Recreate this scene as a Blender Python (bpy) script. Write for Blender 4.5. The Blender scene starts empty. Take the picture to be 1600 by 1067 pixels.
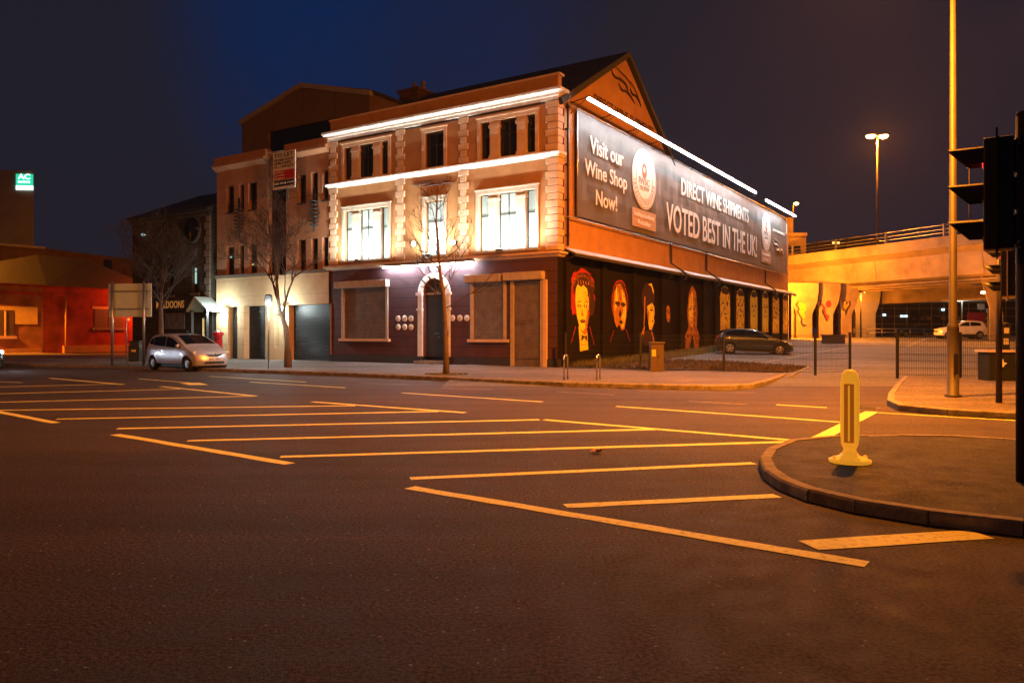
import bpy, bmesh, math, random
from mathutils import Vector, Matrix
random.seed(7)
R = math.radians
D = bpy.data
SC = bpy.context.scene
COL = SC.collection

# ------------------------------------------------------------------ camera
F, HY, EYE = 1200.0, 522.0, 1.5          # focal length and horizon in photo pixels, eye height in metres
cam_d = D.cameras.new('camera'); cam = D.objects.new('camera', cam_d); COL.objects.link(cam)
cam.location = (0, 0, EYE); cam.rotation_euler = (R(90), 0, 0)
cam_d.sensor_width = 36; cam_d.lens = 36 * F / 1600; cam_d.shift_y = -11.5 / 1600
cam_d.clip_start = 0.1; cam_d.clip_end = 3000
SC.camera = cam

# ------------------------------------------------------------------ sky and exposure
w = D.worlds.new('World'); SC.world = w; w.use_nodes = True
nt = w.node_tree; nt.nodes.clear()
def N(t, typ, **k):
    n = t.nodes.new(typ)
    for a, b in k.items():
        setattr(n, a, b)
    return n
o_ = N(nt, 'ShaderNodeOutputWorld')
sky = N(nt, 'ShaderNodeTexSky', sky_type='NISHITA', sun_disc=False)
sky.sun_elevation = R(-6); sky.sun_rotation = R(200)
b1 = N(nt, 'ShaderNodeBackground'); b1.inputs[1].default_value = 0.05
nt.links.new(sky.outputs[0], b1.inputs[0])
tc = N(nt, 'ShaderNodeTexCoord')
nz = N(nt, 'ShaderNodeTexNoise'); nz.inputs['Scale'].default_value = 2.3; nz.inputs['Detail'].default_value = 6
nt.links.new(tc.outputs['Generated'], nz.inputs['Vector'])
dot = N(nt, 'ShaderNodeVectorMath', operation='DOT_PRODUCT')
nrm = N(nt, 'ShaderNodeVectorMath', operation='NORMALIZE')
nt.links.new(tc.outputs['Generated'], nrm.inputs[0]); nt.links.new(nrm.outputs[0], dot.inputs[0])
dot.inputs[1].default_value = Vector((-0.17, 1, 0.40)).normalized()
gap = N(nt, 'ShaderNodeMapRange'); gap.inputs[1].default_value = 0.955; gap.inputs[2].default_value = 1.0; gap.interpolation_type = 'SMOOTHSTEP'
nt.links.new(dot.outputs['Value'], gap.inputs[0])
mul = N(nt, 'ShaderNodeMath', operation='MULTIPLY'); nt.links.new(gap.outputs[0], mul.inputs[0])
nr = N(nt, 'ShaderNodeMapRange'); nr.inputs[1].default_value = 0.3; nr.inputs[2].default_value = 0.62
nt.links.new(nz.outputs[0], nr.inputs[0]); nt.links.new(nr.outputs[0], mul.inputs[1])
mx = N(nt, 'ShaderNodeMixRGB'); nt.links.new(mul.outputs[0], mx.inputs[0])
mx.inputs[1].default_value = (0.0135, 0.0130, 0.0215, 1); mx.inputs[2].default_value = (0.003, 0.016, 0.070, 1)
b2 = N(nt, 'ShaderNodeBackground'); nt.links.new(mx.outputs[0], b2.inputs[0]); b2.inputs[1].default_value = 1.0
ad = N(nt, 'ShaderNodeAddShader'); nt.links.new(b1.outputs[0], ad.inputs[0]); nt.links.new(b2.outputs[0], ad.inputs[1])
nt.links.new(ad.outputs[0], o_.inputs[0])
SC.view_settings.view_transform = 'Standard'; SC.view_settings.look = 'None'
SC.view_settings.exposure = 0.0; SC.view_settings.gamma = 1.0
SC.cycles.max_bounces = 6; SC.cycles.sample_clamp_indirect = 4.0

SODIUM = (1.0, 0.255, 0.012)
COOL = (0.80, 0.95, 1.0)
P_STREET = 34000.0     # watts of a street lantern on a tall column

# ------------------------------------------------------------------ pixel rays to places
def ray(px, py): return Vector(((px - 800) / F, 1.0, (HY - py) / F))
E0 = Vector((0, 0, EYE))
BX = Vector((1200, -772, 0)).normalized()     # row of buildings: local x runs right along the fronts,
BY = Vector((772, 1200, 0)).normalized()      # local y runs back along the mural wall
YC = 32.0
BC = Vector(((871 - 800) / F * YC, YC, 0))
BROT = math.atan2(BX.y, BX.x)
PAV = 0.12
def fr(px, py, yl=0.0):
    d = ray(px, py); k = (yl - (E0 - BC).dot(BY)) / d.dot(BY); p = E0 + d * k - BC
    return p.dot(BX), p.z
def sd(px, py, xl=0.0):
    d = ray(px, py); k = (xl - (E0 - BC).dot(BX)) / d.dot(BX); p = E0 + d * k - BC
    return p.dot(BY), p.z
def gd(px, py, z=0.0):
    Y = (EYE - z) * F / (py - HY); return Vector(((px - 800) / F * Y, Y, z))
def at(px, Y, z=0.0): return Vector(((px - 800) / F * Y, Y, z))
def zy(py, Y): return EYE + (HY - py) / F * Y
def bw(x, y, z=0.0): return BC + BX * x + BY * y + Vector((0, 0, z))
TB = [(-40, 0), (22, 0), (25, .06), (27, .10), (33, .11), (42, .36), (52, .70), (66, 1.08), (90, 1.2), (140, 1.3), (600, 1.3)]
def fz(Y):
    if Y <= TB[0][0]: return 0
    for (a, za), (b, zb) in zip(TB, TB[1:]):
        if Y <= b: return za + (zb - za) * (Y - a) / (b - a)
    return TB[-1][1]
def gt(px, py, off=0.0):
    Y = 30.0
    for _ in range(60):
        z = fz(Y) + off
        Yn = (EYE - z) * F / (py - HY) if py > HY + 1 else Y
        Y = Y * 0.5 + min(Yn, 150) * 0.5
    return Vector(((px - 800) / F * Y, Y, fz(Y) + off))

# ------------------------------------------------------------------ materials
MATS = {}
def mat(name, c, c2=None, scale=3.0, rough=0.8, metal=0.0, bump=0.0, bscale=60.0, coat=0.0, em=None, es=0.0, detail=6, spec=0.5, lo=.35, hi=.65):
    m = D.materials.new(name); m.use_nodes = True; t = m.node_tree; p = t.nodes['Principled BSDF']
    p.inputs['Roughness'].default_value = rough; p.inputs['Metallic'].default_value = metal
    p.inputs['Specular IOR Level'].default_value = spec
    if coat: p.inputs['Coat Weight'].default_value = coat; p.inputs['Coat Roughness'].default_value = 0.05
    c = tuple(c) + (1,)
    p.inputs['Base Color'].default_value = c
    tcn = N(t, 'ShaderNodeTexCoord')
    if c2 is None: c2 = tuple(x * 0.82 for x in c[:3])
    n = N(t, 'ShaderNodeTexNoise'); n.inputs['Scale'].default_value = scale; n.inputs['Detail'].default_value = detail
    n.inputs['Roughness'].default_value = 0.65
    t.links.new(tcn.outputs['Object'], n.inputs['Vector'])
    mr = N(t, 'ShaderNodeMapRange'); mr.inputs[1].default_value = lo; mr.inputs[2].default_value = hi
    t.links.new(n.outputs[0], mr.inputs[0])
    mxn = N(t, 'ShaderNodeMixRGB'); mxn.inputs[1].default_value = c; mxn.inputs[2].default_value = tuple(c2) + (1,)
    t.links.new(mr.outputs[0], mxn.inputs[0]); t.links.new(mxn.outputs[0], p.inputs['Base Color'])
    m['mix'] = mxn.name
    if bump:
        n2 = N(t, 'ShaderNodeTexNoise'); n2.inputs['Scale'].default_value = bscale; n2.inputs['Detail'].default_value = 4
        t.links.new(tcn.outputs['Object'], n2.inputs['Vector'])
        bp = N(t, 'ShaderNodeBump'); bp.inputs['Strength'].default_value = bump; bp.inputs['Distance'].default_value = 0.02
        t.links.new(n2.outputs[0], bp.inputs['Height']); t.links.new(bp.outputs[0], p.inputs['Normal'])
    if em:
        p.inputs['Emission Color'].default_value = tuple(em) + (1,); p.inputs['Emission Strength'].default_value = es
    MATS[name] = m; return m

def lines(m, step, width, dark, axis='Z', bumpd=0.0):
    """groove or course lines every `step` metres, multiplied into the base colour"""
    t = m.node_tree; p = t.nodes['Principled BSDF']; mxn = t.nodes[m['mix']]
    tcn = N(t, 'ShaderNodeTexCoord'); s = N(t, 'ShaderNodeSeparateXYZ'); t.links.new(tcn.outputs['Object'], s.inputs[0])
    src = s.outputs[axis]
    md = N(t, 'ShaderNodeMath', operation='PINGPONG'); md.inputs[1].default_value = step / 2; t.links.new(src, md.inputs[0])
    lt = N(t, 'ShaderNodeMath', operation='LESS_THAN'); lt.inputs[1].default_value = width / 2; t.links.new(md.outputs[0], lt.inputs[0])
    mm = N(t, 'ShaderNodeMixRGB', blend_type='MULTIPLY'); t.links.new(lt.outputs[0], mm.inputs[0])
    mm.inputs[2].default_value = (dark, dark, dark, 1)
    t.links.new(mxn.outputs[0], mm.inputs[1]); t.links.new(mm.outputs[0], p.inputs['Base Color'])
    m['mix'] = mm.name
    return m

def brick(name, c1, c2, mortar, w_=.215, h_=.065, rough=.9, msize=.01, bump=.4, off=.5):
    m = D.materials.new(name); m.use_nodes = True; t = m.node_tree; p = t.nodes['Principled BSDF']; p.inputs['Roughness'].default_value = rough; p.inputs['Specular IOR Level'].default_value = .15
    tcn = N(t, 'ShaderNodeTexCoord'); s = N(t, 'ShaderNodeSeparateXYZ'); t.links.new(tcn.outputs['Object'], s.inputs[0])
    a = N(t, 'ShaderNodeMath', operation='ADD'); t.links.new(s.outputs['X'], a.inputs[0]); t.links.new(s.outputs['Y'], a.inputs[1])
    cb = N(t, 'ShaderNodeCombineXYZ'); t.links.new(a.outputs[0], cb.inputs[0]); t.links.new(s.outputs['Z'], cb.inputs[1])
    b = N(t, 'ShaderNodeTexBrick'); b.offset = off
    b.inputs['Scale'].default_value = 1; b.inputs['Brick Width'].default_value = w_; b.inputs['Row Height'].default_value = h_
    b.inputs['Mortar Size'].default_value = msize; b.inputs['Color1'].default_value = tuple(c1) + (1,); b.inputs['Color2'].default_value = tuple(c2) + (1,)
    b.inputs['Mortar'].default_value = tuple(mortar) + (1,)
    t.links.new(cb.outputs[0], b.inputs['Vector'])
    n = N(t, 'ShaderNodeTexNoise'); n.inputs['Scale'].default_value = 1.2; n.inputs['Detail'].default_value = 6; t.links.new(tcn.outputs['Object'], n.inputs['Vector'])
    mr = N(t, 'ShaderNodeMapRange'); mr.inputs[1].default_value = .3; mr.inputs[2].default_value = .7; mr.inputs[3].default_value = .6; mr.inputs[4].default_value = 1.15
    t.links.new(n.outputs[0], mr.inputs[0])
    mm = N(t, 'ShaderNodeMixRGB', blend_type='MULTIPLY'); mm.inputs[0].default_value = 1; t.links.new(b.outputs['Color'], mm.inputs[1]); t.links.new(mr.outputs[0], mm.inputs[2])
    t.links.new(mm.outputs[0], p.inputs['Base Color'])
    bp = N(t, 'ShaderNodeBump'); bp.inputs['Strength'].default_value = bump; bp.inputs['Distance'].default_value = .01; bp.invert = True
    t.links.new(b.outputs['Fac'], bp.inputs['Height']); t.links.new(bp.outputs[0], p.inputs['Normal'])
    MATS[name] = m; return m

def asphalt(name, base, tint, speck=.3):
    m = D.materials.new(name); m.use_nodes = True; t = m.node_tree; p = t.nodes['Principled BSDF']
    tcn = N(t, 'ShaderNodeTexCoord')
    def noise(sc, det=4, rg=.6):
        n = N(t, 'ShaderNodeTexNoise'); n.inputs['Scale'].default_value = sc; n.inputs['Detail'].default_value = det; n.inputs['Roughness'].default_value = rg
        t.links.new(tcn.outputs['Object'], n.inputs['Vector']); return n
    big = noise(.22, 6); mid = noise(4.0, 5); fine = noise(38, 4, .8)
    def rng(n, a, b, c, d):
        r = N(t, 'ShaderNodeMapRange'); r.inputs[1].default_value = a; r.inputs[2].default_value = b; r.inputs[3].default_value = c; r.inputs[4].default_value = d
        t.links.new(n.outputs[0], r.inputs[0]); return r
    a = rng(big, .3, .7, .62, 1.4); b = rng(mid, .3, .7, .72, 1.3); c = rng(fine, .40, .60, .03, 2.9)
    m1 = N(t, 'ShaderNodeMath', operation='MULTIPLY'); t.links.new(a.outputs[0], m1.inputs[0]); t.links.new(b.outputs[0], m1.inputs[1])
    mp = N(t, 'ShaderNodeMapping'); mp.inputs['Rotation'].default_value = (0, 0, -BROT); mp.inputs['Scale'].default_value = (.045, 1.1, 1); mp.vector_type = 'POINT'
    t.links.new(tcn.outputs['Object'], mp.inputs['Vector']); tr = noise(1.0, 5); t.links.new(mp.outputs[0], tr.inputs['Vector']); trr = rng(tr, .3, .7, .68, 1.32)
    m0 = N(t, 'ShaderNodeMath', operation='MULTIPLY'); t.links.new(m1.outputs[0], m0.inputs[0]); t.links.new(trr.outputs[0], m0.inputs[1]); m1 = m0
    m2 = N(t, 'ShaderNodeMath', operation='MULTIPLY'); t.links.new(m1.outputs[0], m2.inputs[0]); t.links.new(c.outputs[0], m2.inputs[1])
    vm = N(t, 'ShaderNodeVectorMath', operation='SCALE'); vm.inputs[0].default_value = tuple(base * x for x in tint); t.links.new(m2.outputs[0], vm.inputs['Scale'])
    vo = N(t, 'ShaderNodeTexVoronoi'); vo.inputs['Scale'].default_value = 26; t.links.new(tcn.outputs['Object'], vo.inputs['Vector'])
    lt = N(t, 'ShaderNodeMath', operation='LESS_THAN'); lt.inputs[1].default_value = .20; t.links.new(vo.outputs['Distance'], lt.inputs[0])
    sep = N(t, 'ShaderNodeSeparateColor'); t.links.new(vo.outputs['Color'], sep.inputs[0])
    gt_ = N(t, 'ShaderNodeMath', operation='GREATER_THAN'); gt_.inputs[1].default_value = .965; t.links.new(sep.outputs[0], gt_.inputs[0])
    mu = N(t, 'ShaderNodeMath', operation='MULTIPLY'); t.links.new(lt.outputs[0], mu.inputs[0]); t.links.new(gt_.outputs[0], mu.inputs[1])
    mx_ = N(t, 'ShaderNodeMixRGB'); t.links.new(mu.outputs[0], mx_.inputs[0]); t.links.new(vm.outputs[0], mx_.inputs[1]); mx_.inputs[2].default_value = (speck, speck * .95, speck * .9, 1)
    t.links.new(mx_.outputs[0], p.inputs['Base Color'])
    ro = rng(mid, .3, .7, .62, .85); p.inputs['Specular IOR Level'].default_value = .3; t.links.new(ro.outputs[0], p.inputs['Roughness'])
    bp = N(t, 'ShaderNodeBump'); bp.inputs['Strength'].default_value = 1.0; bp.inputs['Distance'].default_value = .02
    t.links.new(fine.outputs[0], bp.inputs['Height']); t.links.new(bp.outputs[0], p.inputs['Normal'])
    MATS[name] = m; return m

def emis(name, c, s):
    m = D.materials.new(name); m.use_nodes = True; t = m.node_tree; p = t.nodes['Principled BSDF']
    p.inputs['Base Color'].default_value = tuple(x * .8 for x in c) + (1,)
    p.inputs['Emission Color'].default_value = tuple(c) + (1,); p.inputs['Emission Strength'].default_value = s
    MATS[name] = m; return m

asphalt('asphalt', .036, (1.0, .74, .66), .35)
asphalt('parking_asphalt', .08, (1, .97, .9))
asphalt('pavement_asphalt', .095, (1, .85, .76), .25)
asphalt('island_asphalt', .015, (1, .9, .84), .2)
mat('soil', (.02, .02, .012), (.045, .04, .022), 3, .95, bump=.8, bscale=20)
mat('kerb_stone', (.30, .27, .24), (.13, .115, .10), 5, .85, bump=.4)
mat('road_paint', (.90, .90, .28), (.42, .32, .13), 16, .7, bump=.3, detail=12, lo=.52, hi=.72)
mat('worn_paint', (.42, .39, .33), (.15, .14, .12), 14, .8, bump=.3, detail=9)
mat('stucco', (.46, .25, .10), (.36, .185, .072), 1.2, .9, bump=.25, bscale=40)
mat('stucco_light', (.66, .47, .31), (.54, .37, .24), 2, .85, bump=.2, bscale=40)
mat('white_trim', (.72, .69, .62), (.55, .5, .44), 4, .7, bump=.15)
mat('window_trim', (.46, .41, .33), (.38, .34, .27), 4, .7)
lines(mat('maroon_wall', (.085, .030, .034), (.06, .022, .025), 1.5, .75, bump=.2), .46, .026, .2, 'Z')
mat('black_paint', (.014, .013, .014), (.022, .02, .02), 3, .55, bump=.15)
mat('plinth_paint', (.022, .02, .022), (.035, .03, .03), 3, .6, bump=.2)
mat('shutter_metal', (.26, .21, .18), (.17, .135, .12), 2.5, .5, metal=.4)
mat('shutter_box', (.46, .38, .31), (.34, .28, .22), 3, .6)
mat('dark_shutter', (.028, .028, .03), (.018, .018, .02), 3, .45, metal=.3)
mat('slate', (.018, .019, .021), (.03, .03, .033), 4, .75, bump=.4, bscale=14)
mat('dark_glass', (.008, .009, .012), (.012, .012, .014), 1, .12, spec=.6)
mat('frame_dark', (.03, .028, .026), None, 3, .5)
mat('office_wall', (.42, .215, .11), (.33, .165, .085), 1.4, .9, bump=.3, bscale=30)
lines(MATS['office_wall'], 2.9, .03, .45, 'Z')
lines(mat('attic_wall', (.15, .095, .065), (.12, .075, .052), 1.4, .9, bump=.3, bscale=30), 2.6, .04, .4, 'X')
mat('cream_stone', (.60, .42, .23), (.50, .34, .18), 1.5, .85, bump=.5, bscale=9)
lines(MATS['cream_stone'], .9, .02, .6, 'Z')
brick('red_glow_brick', (.40, .055, .03), (.30, .04, .022), (.22, .07, .04))  # red glow is mixed into the brick's own red
brick('orange_lit_brick', (.34, .14, .06), (.28, .11, .05), (.25, .14, .08))  # lodge brick again, orange lamplight put into the colour of its lit face
brick('warehouse_brick', (.15, .075, .052), (.12, .06, .04), (.09, .06, .045))
mat('yellow_band', (.62, .45, .16), None, 3, .8, bump=.2)
brick('pub_stone', (.075, .06, .042), (.05, .042, .03), (.035, .03, .022), .5, .22, .95, .015)
mat('dark_metal', (.02, .02, .021), (.03, .028, .026), 6, .5, metal=.5)
mat('galvanised', (.42, .42, .42), (.3, .3, .3), 8, .38, metal=.85)
mat('column_paint', (.042, .034, .027), (.028, .023, .018), 5, .6, metal=.0, bump=.1)
mat('steel', (.6, .6, .6), (.5, .5, .5), 8, .25, metal=1)
mat('banner_vinyl', (.075, .068, .062), (.095, .088, .08), .7, .6, bump=.35, bscale=1.3)
mat('banner_white', (.80, .77, .70), (.7, .66, .6), 2, .5)
mat('banner_tan', (.42, .27, .15), None, 2, .5)
mat('banner_red', (.6, .08, .03), None, 2, .5)
mat('banner_grey', (.3, .28, .26), None, 2, .5)
brick('mural_black', (.011, .008, .0075), (.014, .010, .009), (.007, .0055, .005), .44, .215, .8, .01)
mat('paint_yellow', (.92, .86, .08), (.80, .66, .05), 5, .7, bump=.1)
mat('paint_amber', (.55, .26, .03), (.4, .14, .02), 6, .75)
mat('paint_red', (.42, .02, .03), (.3, .015, .02), 6, .75)
mat('paint_dark', (.045, .014, .013), (.03, .01, .01), 6, .75)
mat('mural_blotch', (.88, .70, .08), (.30, .07, .015), 3.0, .8, detail=8, lo=.52, hi=.62)
mat('mural_ember', (.62, .25, .03), (.10, .02, .012), 3.5, .8, detail=7, lo=.40, hi=.62)
mat('awning_metal', (.50, .48, .45), (.36, .33, .30), 2.2, .45, metal=.35)
mat('concrete', (.26, .20, .135), (.12, .09, .06), .35, .9, bump=.3, bscale=8, detail=9)
mat('concrete_dark', (.20, .16, .12), (.14, .11, .08), .5, .9, bump=.3, bscale=8)
mat('concrete_grey', (.30, .28, .24), (.24, .22, .19), .8, .9, bump=.3)
mat('bark', (.16, .11, .07), (.09, .06, .04), 9, .9, bump=.6, bscale=30)
mat('twig', (.06, .042, .028), (.04, .028, .02), 9, .9)
mat('grass_blade', (.10, .12, .045), (.16, .14, .07), 2, .9)
mat('scrub', (.05, .04, .02), (.09, .06, .03), 2, .95)
mat('post_red', (.50, .012, .02), (.42, .01, .018), 3, .3, coat=.4)
mat('sign_back', (.62, .76, .72), (.52, .66, .62), 2, .5, metal=.3)
mat('sign_white', (.78, .78, .76), None, 3, .5)
mat('sign_red', (.50, .02, .03), None, 3, .5)
mat('sign_black', (.02, .02, .03), None, 3, .5)
mat('gold_letter', (.75, .42, .12), None, 3, .4, metal=.3, em=(1, .45, .1), es=.22)
mat('cabinet_brown', (.10, .065, .04), (.075, .05, .03), 3, .6)
mat('bin_green', (.014, .018, .014), (.02, .024, .018), 3, .45)
mat('sticker_yellow', (.75, .50, .06), None, 3, .5)
mat('bollard_white', (.85, .52, .14), (.74, .42, .10), 7, .5, bump=.1, em=(1, .38, .02), es=.62)
mat('bollard_strip', (.62, .26, .06), None, 5, .4, em=(1, .25, .01), es=.22)
mat('silver_paint', (.62, .63, .67), None, 2, .32, metal=.45, coat=1.0)
mat('dark_paint', (.035, .045, .05), None, 2, .25, metal=.5, coat=1.0)
mat('white_paint', (.75, .72, .62), None, 2, .3, coat=.8)
mat('car_glass', (.006, .007, .009), None, 1, .05, spec=.8)
mat('tyre', (.012, .012, .012), None, 8, .85)
mat('rim', (.42, .41, .39), None, 8, .3, metal=.8)
mat('black_plastic', (.022, .021, .02), None, 8, .5)
mat('lamp_glass', (.6, .58, .5), None, 4, .1, spec=.8)
mat('plate_white', (.65, .62, .55), None, 4, .5)
mat('litter', (.7, .66, .6), (.5, .2, .15), 30, .8)
mat('window_cream', (.25, .23, .18), (.12, .1, .08), 3, .5)
emis('led_white', (.86, .95, 1.0), 290.0)
emis('led_rope', (.90, .96, 1.0), 3.6)
emis('led_door', (.75, .9, 1.0), 460.0)
emis('sodium_lens', (1.0, .50, .10), 60.0)
emis('sodium_lens_far', (1.0, .55, .16), 30.0)
emis('cool_lens', (.80, 1.0, .95), 60.0)
emis('globe_lens', (.82, 1.0, .98), 24.0)
emis('headlight_lens', (.75, .85, 1.0), 60.0)
emis('signal_red', (1.0, .04, .03), 1.4)
emis('green_sign', (.03, .75, .45), .9)
emis('white_sign', (.75, 1.0, .95), 2.2)
emis('window_dim', (1.0, .75, .3), .8)
emis('window_cyan', (.55, .95, .85), .7)
emis('amber_sign', (1.0, .42, .08), .9)
emis('letters_glow', (1.0, .5, .12), 3.0)
emis('green_dot', (.1, 1.0, .4), 2.0)
emis('cyan_dot', (.6, .95, 1.0), 2.5)
lines(mat('lit_blind', (.30, .36, .35), (.2, .25, .25), 1.4, .6, em=(.70, 1.0, .95), es=.30), .05, .012, .7, 'Z')

# ------------------------------------------------------------------ mesh builder
class MB:
    def __init__(s): s.v = []; s.f = []; s.m = []; s.s = []
    def face(s, pts, mi=0, sm=False):
        b = len(s.v); s.v += [tuple(p) for p in pts]; s.f.append(tuple(range(b, b + len(pts)))); s.m.append(mi); s.s.append(sm)
    def box(s, x0, y0, z0, x1, y1, z1, mi=0):
        x0, x1 = min(x0, x1), max(x0, x1); y0, y1 = min(y0, y1), max(y0, y1); z0, z1 = min(z0, z1), max(z0, z1)
        b = len(s.v)
        s.v += [(x0, y0, z0), (x1, y0, z0), (x1, y1, z0), (x0, y1, z0), (x0, y0, z1), (x1, y0, z1), (x1, y1, z1), (x0, y1, z1)]
        for q in ((0, 3, 2, 1), (4, 5, 6, 7), (0, 1, 5, 4), (1, 2, 6, 5), (2, 3, 7, 6), (3, 0, 4, 7)):
            s.f.append(tuple(b + i for i in q)); s.m.append(mi); s.s.append(False)
    def ext(s, poly, vec, mi=0, sm=False):
        """solid: polygon (3-D points) pushed along vec"""
        vec = Vector(vec); n = len(poly); b = len(s.v)
        s.v += [tuple(p) for p in poly] + [tuple(Vector(p) + vec) for p in poly]
        s.f.append(tuple(range(b + n - 1, b - 1, -1))); s.m.append(mi); s.s.append(False)
        s.f.append(tuple(range(b + n, b + 2 * n))); s.m.append(mi); s.s.append(False)
        for i in range(n):
            j = (i + 1) % n
            s.f.append((b + i, b + j, b + n + j, b + n + i)); s.m.append(mi); s.s.append(sm)
    def tube(s, pts, rad, n=8, mi=0, cap=True, sm=True):
        pts = [Vector(p) for p in pts]
        if not isinstance(rad, (list, tuple)): rad = [rad] * len(pts)
        b = len(s.v); prev = None
        for i, p in enumerate(pts):
            d = (pts[min(i + 1, len(pts) - 1)] - pts[max(i - 1, 0)]).normalized()
            if prev is None:
                a = d.cross(Vector((0, 0, 1)) if abs(d.z) < .9 else Vector((1, 0, 0))).normalized()
            else:
                a = (prev - d * prev.dot(d)).normalized()
            prev = a; c = d.cross(a)
            for k in range(n):
                th = 2 * math.pi * k / n
                s.v.append(tuple(p + (a * math.cos(th) + c * math.sin(th)) * rad[i]))
        for i in range(len(pts) - 1):
            for k in range(n):
                k2 = (k + 1) % n
                s.f.append((b + i * n + k, b + i * n + k2, b + (i + 1) * n + k2, b + (i + 1) * n + k)); s.m.append(mi); s.s.append(sm)
        if cap:
            s.f.append(tuple(b + k for k in range(n - 1, -1, -1))); s.m.append(mi); s.s.append(False)
            e = b + (len(pts) - 1) * n
            s.f.append(tuple(e + k for k in range(n))); s.m.append(mi); s.s.append(False)
    def lathe(s, prof, n=20, mi=0, c=(0, 0, 0), axis='Z', sm=True, cap=True):
        c = Vector(c); b = len(s.v)
        for r, z in prof:
            for k in range(n):
                th = 2 * math.pi * k / n; x, y = r * math.cos(th), r * math.sin(th)
                p = {'Z': (x, y, z), 'Y': (x, z, y), 'X': (z, x, y)}[axis]
                s.v.append(tuple(c + Vector(p)))
        for i in range(len(prof) - 1):
            for k in range(n):
                k2 = (k + 1) % n
                s.f.append((b + i * n + k, b + i * n + k2, b + (i + 1) * n + k2, b + (i + 1) * n + k)); s.m.append(mi); s.s.append(sm)
        for i, rv in ((0, True), (len(prof) - 1, False)):
            if cap and prof[i][0] > 1e-4:
                s.f.append(tuple(b + i * n + k for k in (range(n - 1, -1, -1) if rv else range(n)))); s.m.append(mi); s.s.append(False)
    def build(s, name, mats, parent=None, label=None, bevel=0):
        me = D.meshes.new(name); me.from_pydata(s.v, [], s.f)
        if not isinstance(mats, (list, tuple)): mats = [mats]
        for m_ in mats: me.materials.append(MATS[m_])
        me.polygons.foreach_set('material_index', s.m); me.polygons.foreach_set('use_smooth', s.s)
        bm = bmesh.new(); bm.from_mesh(me); bmesh.ops.recalc_face_normals(bm, faces=bm.faces); bm.to_mesh(me); bm.free()
        o = D.objects.new(name, me); COL.objects.link(o)
        if parent: o.parent = parent
        if label: o['label'] = label
        if bevel:
            b = o.modifiers.new('bevel', 'BEVEL'); b.width = bevel; b.segments = 2; b.limit_method = 'ANGLE'
        return o

def tag(o, label, cat=None, group=None, kind=None):
    if label: o['label'] = label
    if cat: o['category'] = cat
    if group: o['group'] = group
    if kind: o['kind'] = kind
    return o
def thing(name, label, cat, loc=(0, 0, 0), rz=0.0, group=None):
    o = D.objects.new(name, None); COL.objects.link(o); o.empty_display_size = .3
    o.location = loc; o.rotation_euler = (0, 0, rz)
    return tag(o, label, cat, group)
def copy_tree(o, parent=None):
    c = o.copy(); COL.objects.link(c)
    if parent: c.parent = parent
    for ch in [k for k in D.objects if k.parent == o]: copy_tree(ch, c)
    return c
def light(kind, name, power, color, loc, parent=None, size=.2, direction=None, spot=None, blend=.5):
    l = D.lights.new(name, kind); l.energy = power; l.color = color
    if kind == 'AREA': l.shape = 'DISK'; l.size = size
    else: l.shadow_soft_size = size
    if kind == 'SPOT': l.spot_size = R(spot); l.spot_blend = blend
    o = D.objects.new(name, l); COL.objects.link(o); o.location = loc
    if direction: o.rotation_euler = Vector(direction).to_track_quat('-Z', 'Y').to_euler()
    if parent: o.parent = parent
    return o

_caps = {}
def textmesh(body, shear=0.0):
    cu = D.curves.new('lettering', 'FONT'); cu.body = body; cu.size = 1; cu.shear = shear
    cu.align_x = 'LEFT'; cu.resolution_u = 3; cu.offset = .012
    ob = D.objects.new('lettering', cu); COL.objects.link(ob)
    dg = bpy.context.evaluated_depsgraph_get(); me = D.meshes.new_from_object(ob.evaluated_get(dg))
    D.objects.remove(ob); D.curves.remove(cu)
    v = [tuple(x.co) for x in me.vertices]; f = [tuple(p.vertices) for p in me.polygons]; D.meshes.remove(me)
    return v, f
def letter(body, parent, m_, org, ax, ay, width, cap, depth=.012, name='lettering', label=None, shear=0.0):
    """text from org along ax, up ay, fitted to width with capital height cap"""
    v, f = textmesh(body, shear)
    if 'H' not in _caps: _caps['H'] = max(p[1] for p in textmesh('H')[0])
    x0 = min(p[0] for p in v); x1 = max(p[0] for p in v)
    sx = width / (x1 - x0) if width else cap / _caps['H']
    sy = cap / _caps['H']
    ax = Vector(ax); ay = Vector(ay); nn = ax.cross(ay).normalized(); org = Vector(org)
    mb = MB(); n = len(v)
    mb.v = [tuple(org + ax * (p[0] - x0) * sx + ay * p[1] * sy + nn * depth) for p in v]
    mb.v += [tuple(org + ax * (p[0] - x0) * sx + ay * p[1] * sy) for p in v]
    edges = {}
    for q in f:
        mb.f.append(q); mb.m.append(0); mb.s.append(False)
        for i in range(len(q)):
            a, b = q[i], q[(i + 1) % len(q)]
            if (b, a) in edges: del edges[(b, a)]
            else: edges[(a, b)] = 1
    for a, b in edges: mb.f.append((a, n + a, n + b, b)); mb.m.append(0); mb.s.append(False)
    return mb.build(name, m_, parent, label)

X3, Y3, Z3 = Vector((1, 0, 0)), Vector((0, 1, 0)), Vector((0, 0, 1))

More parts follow.
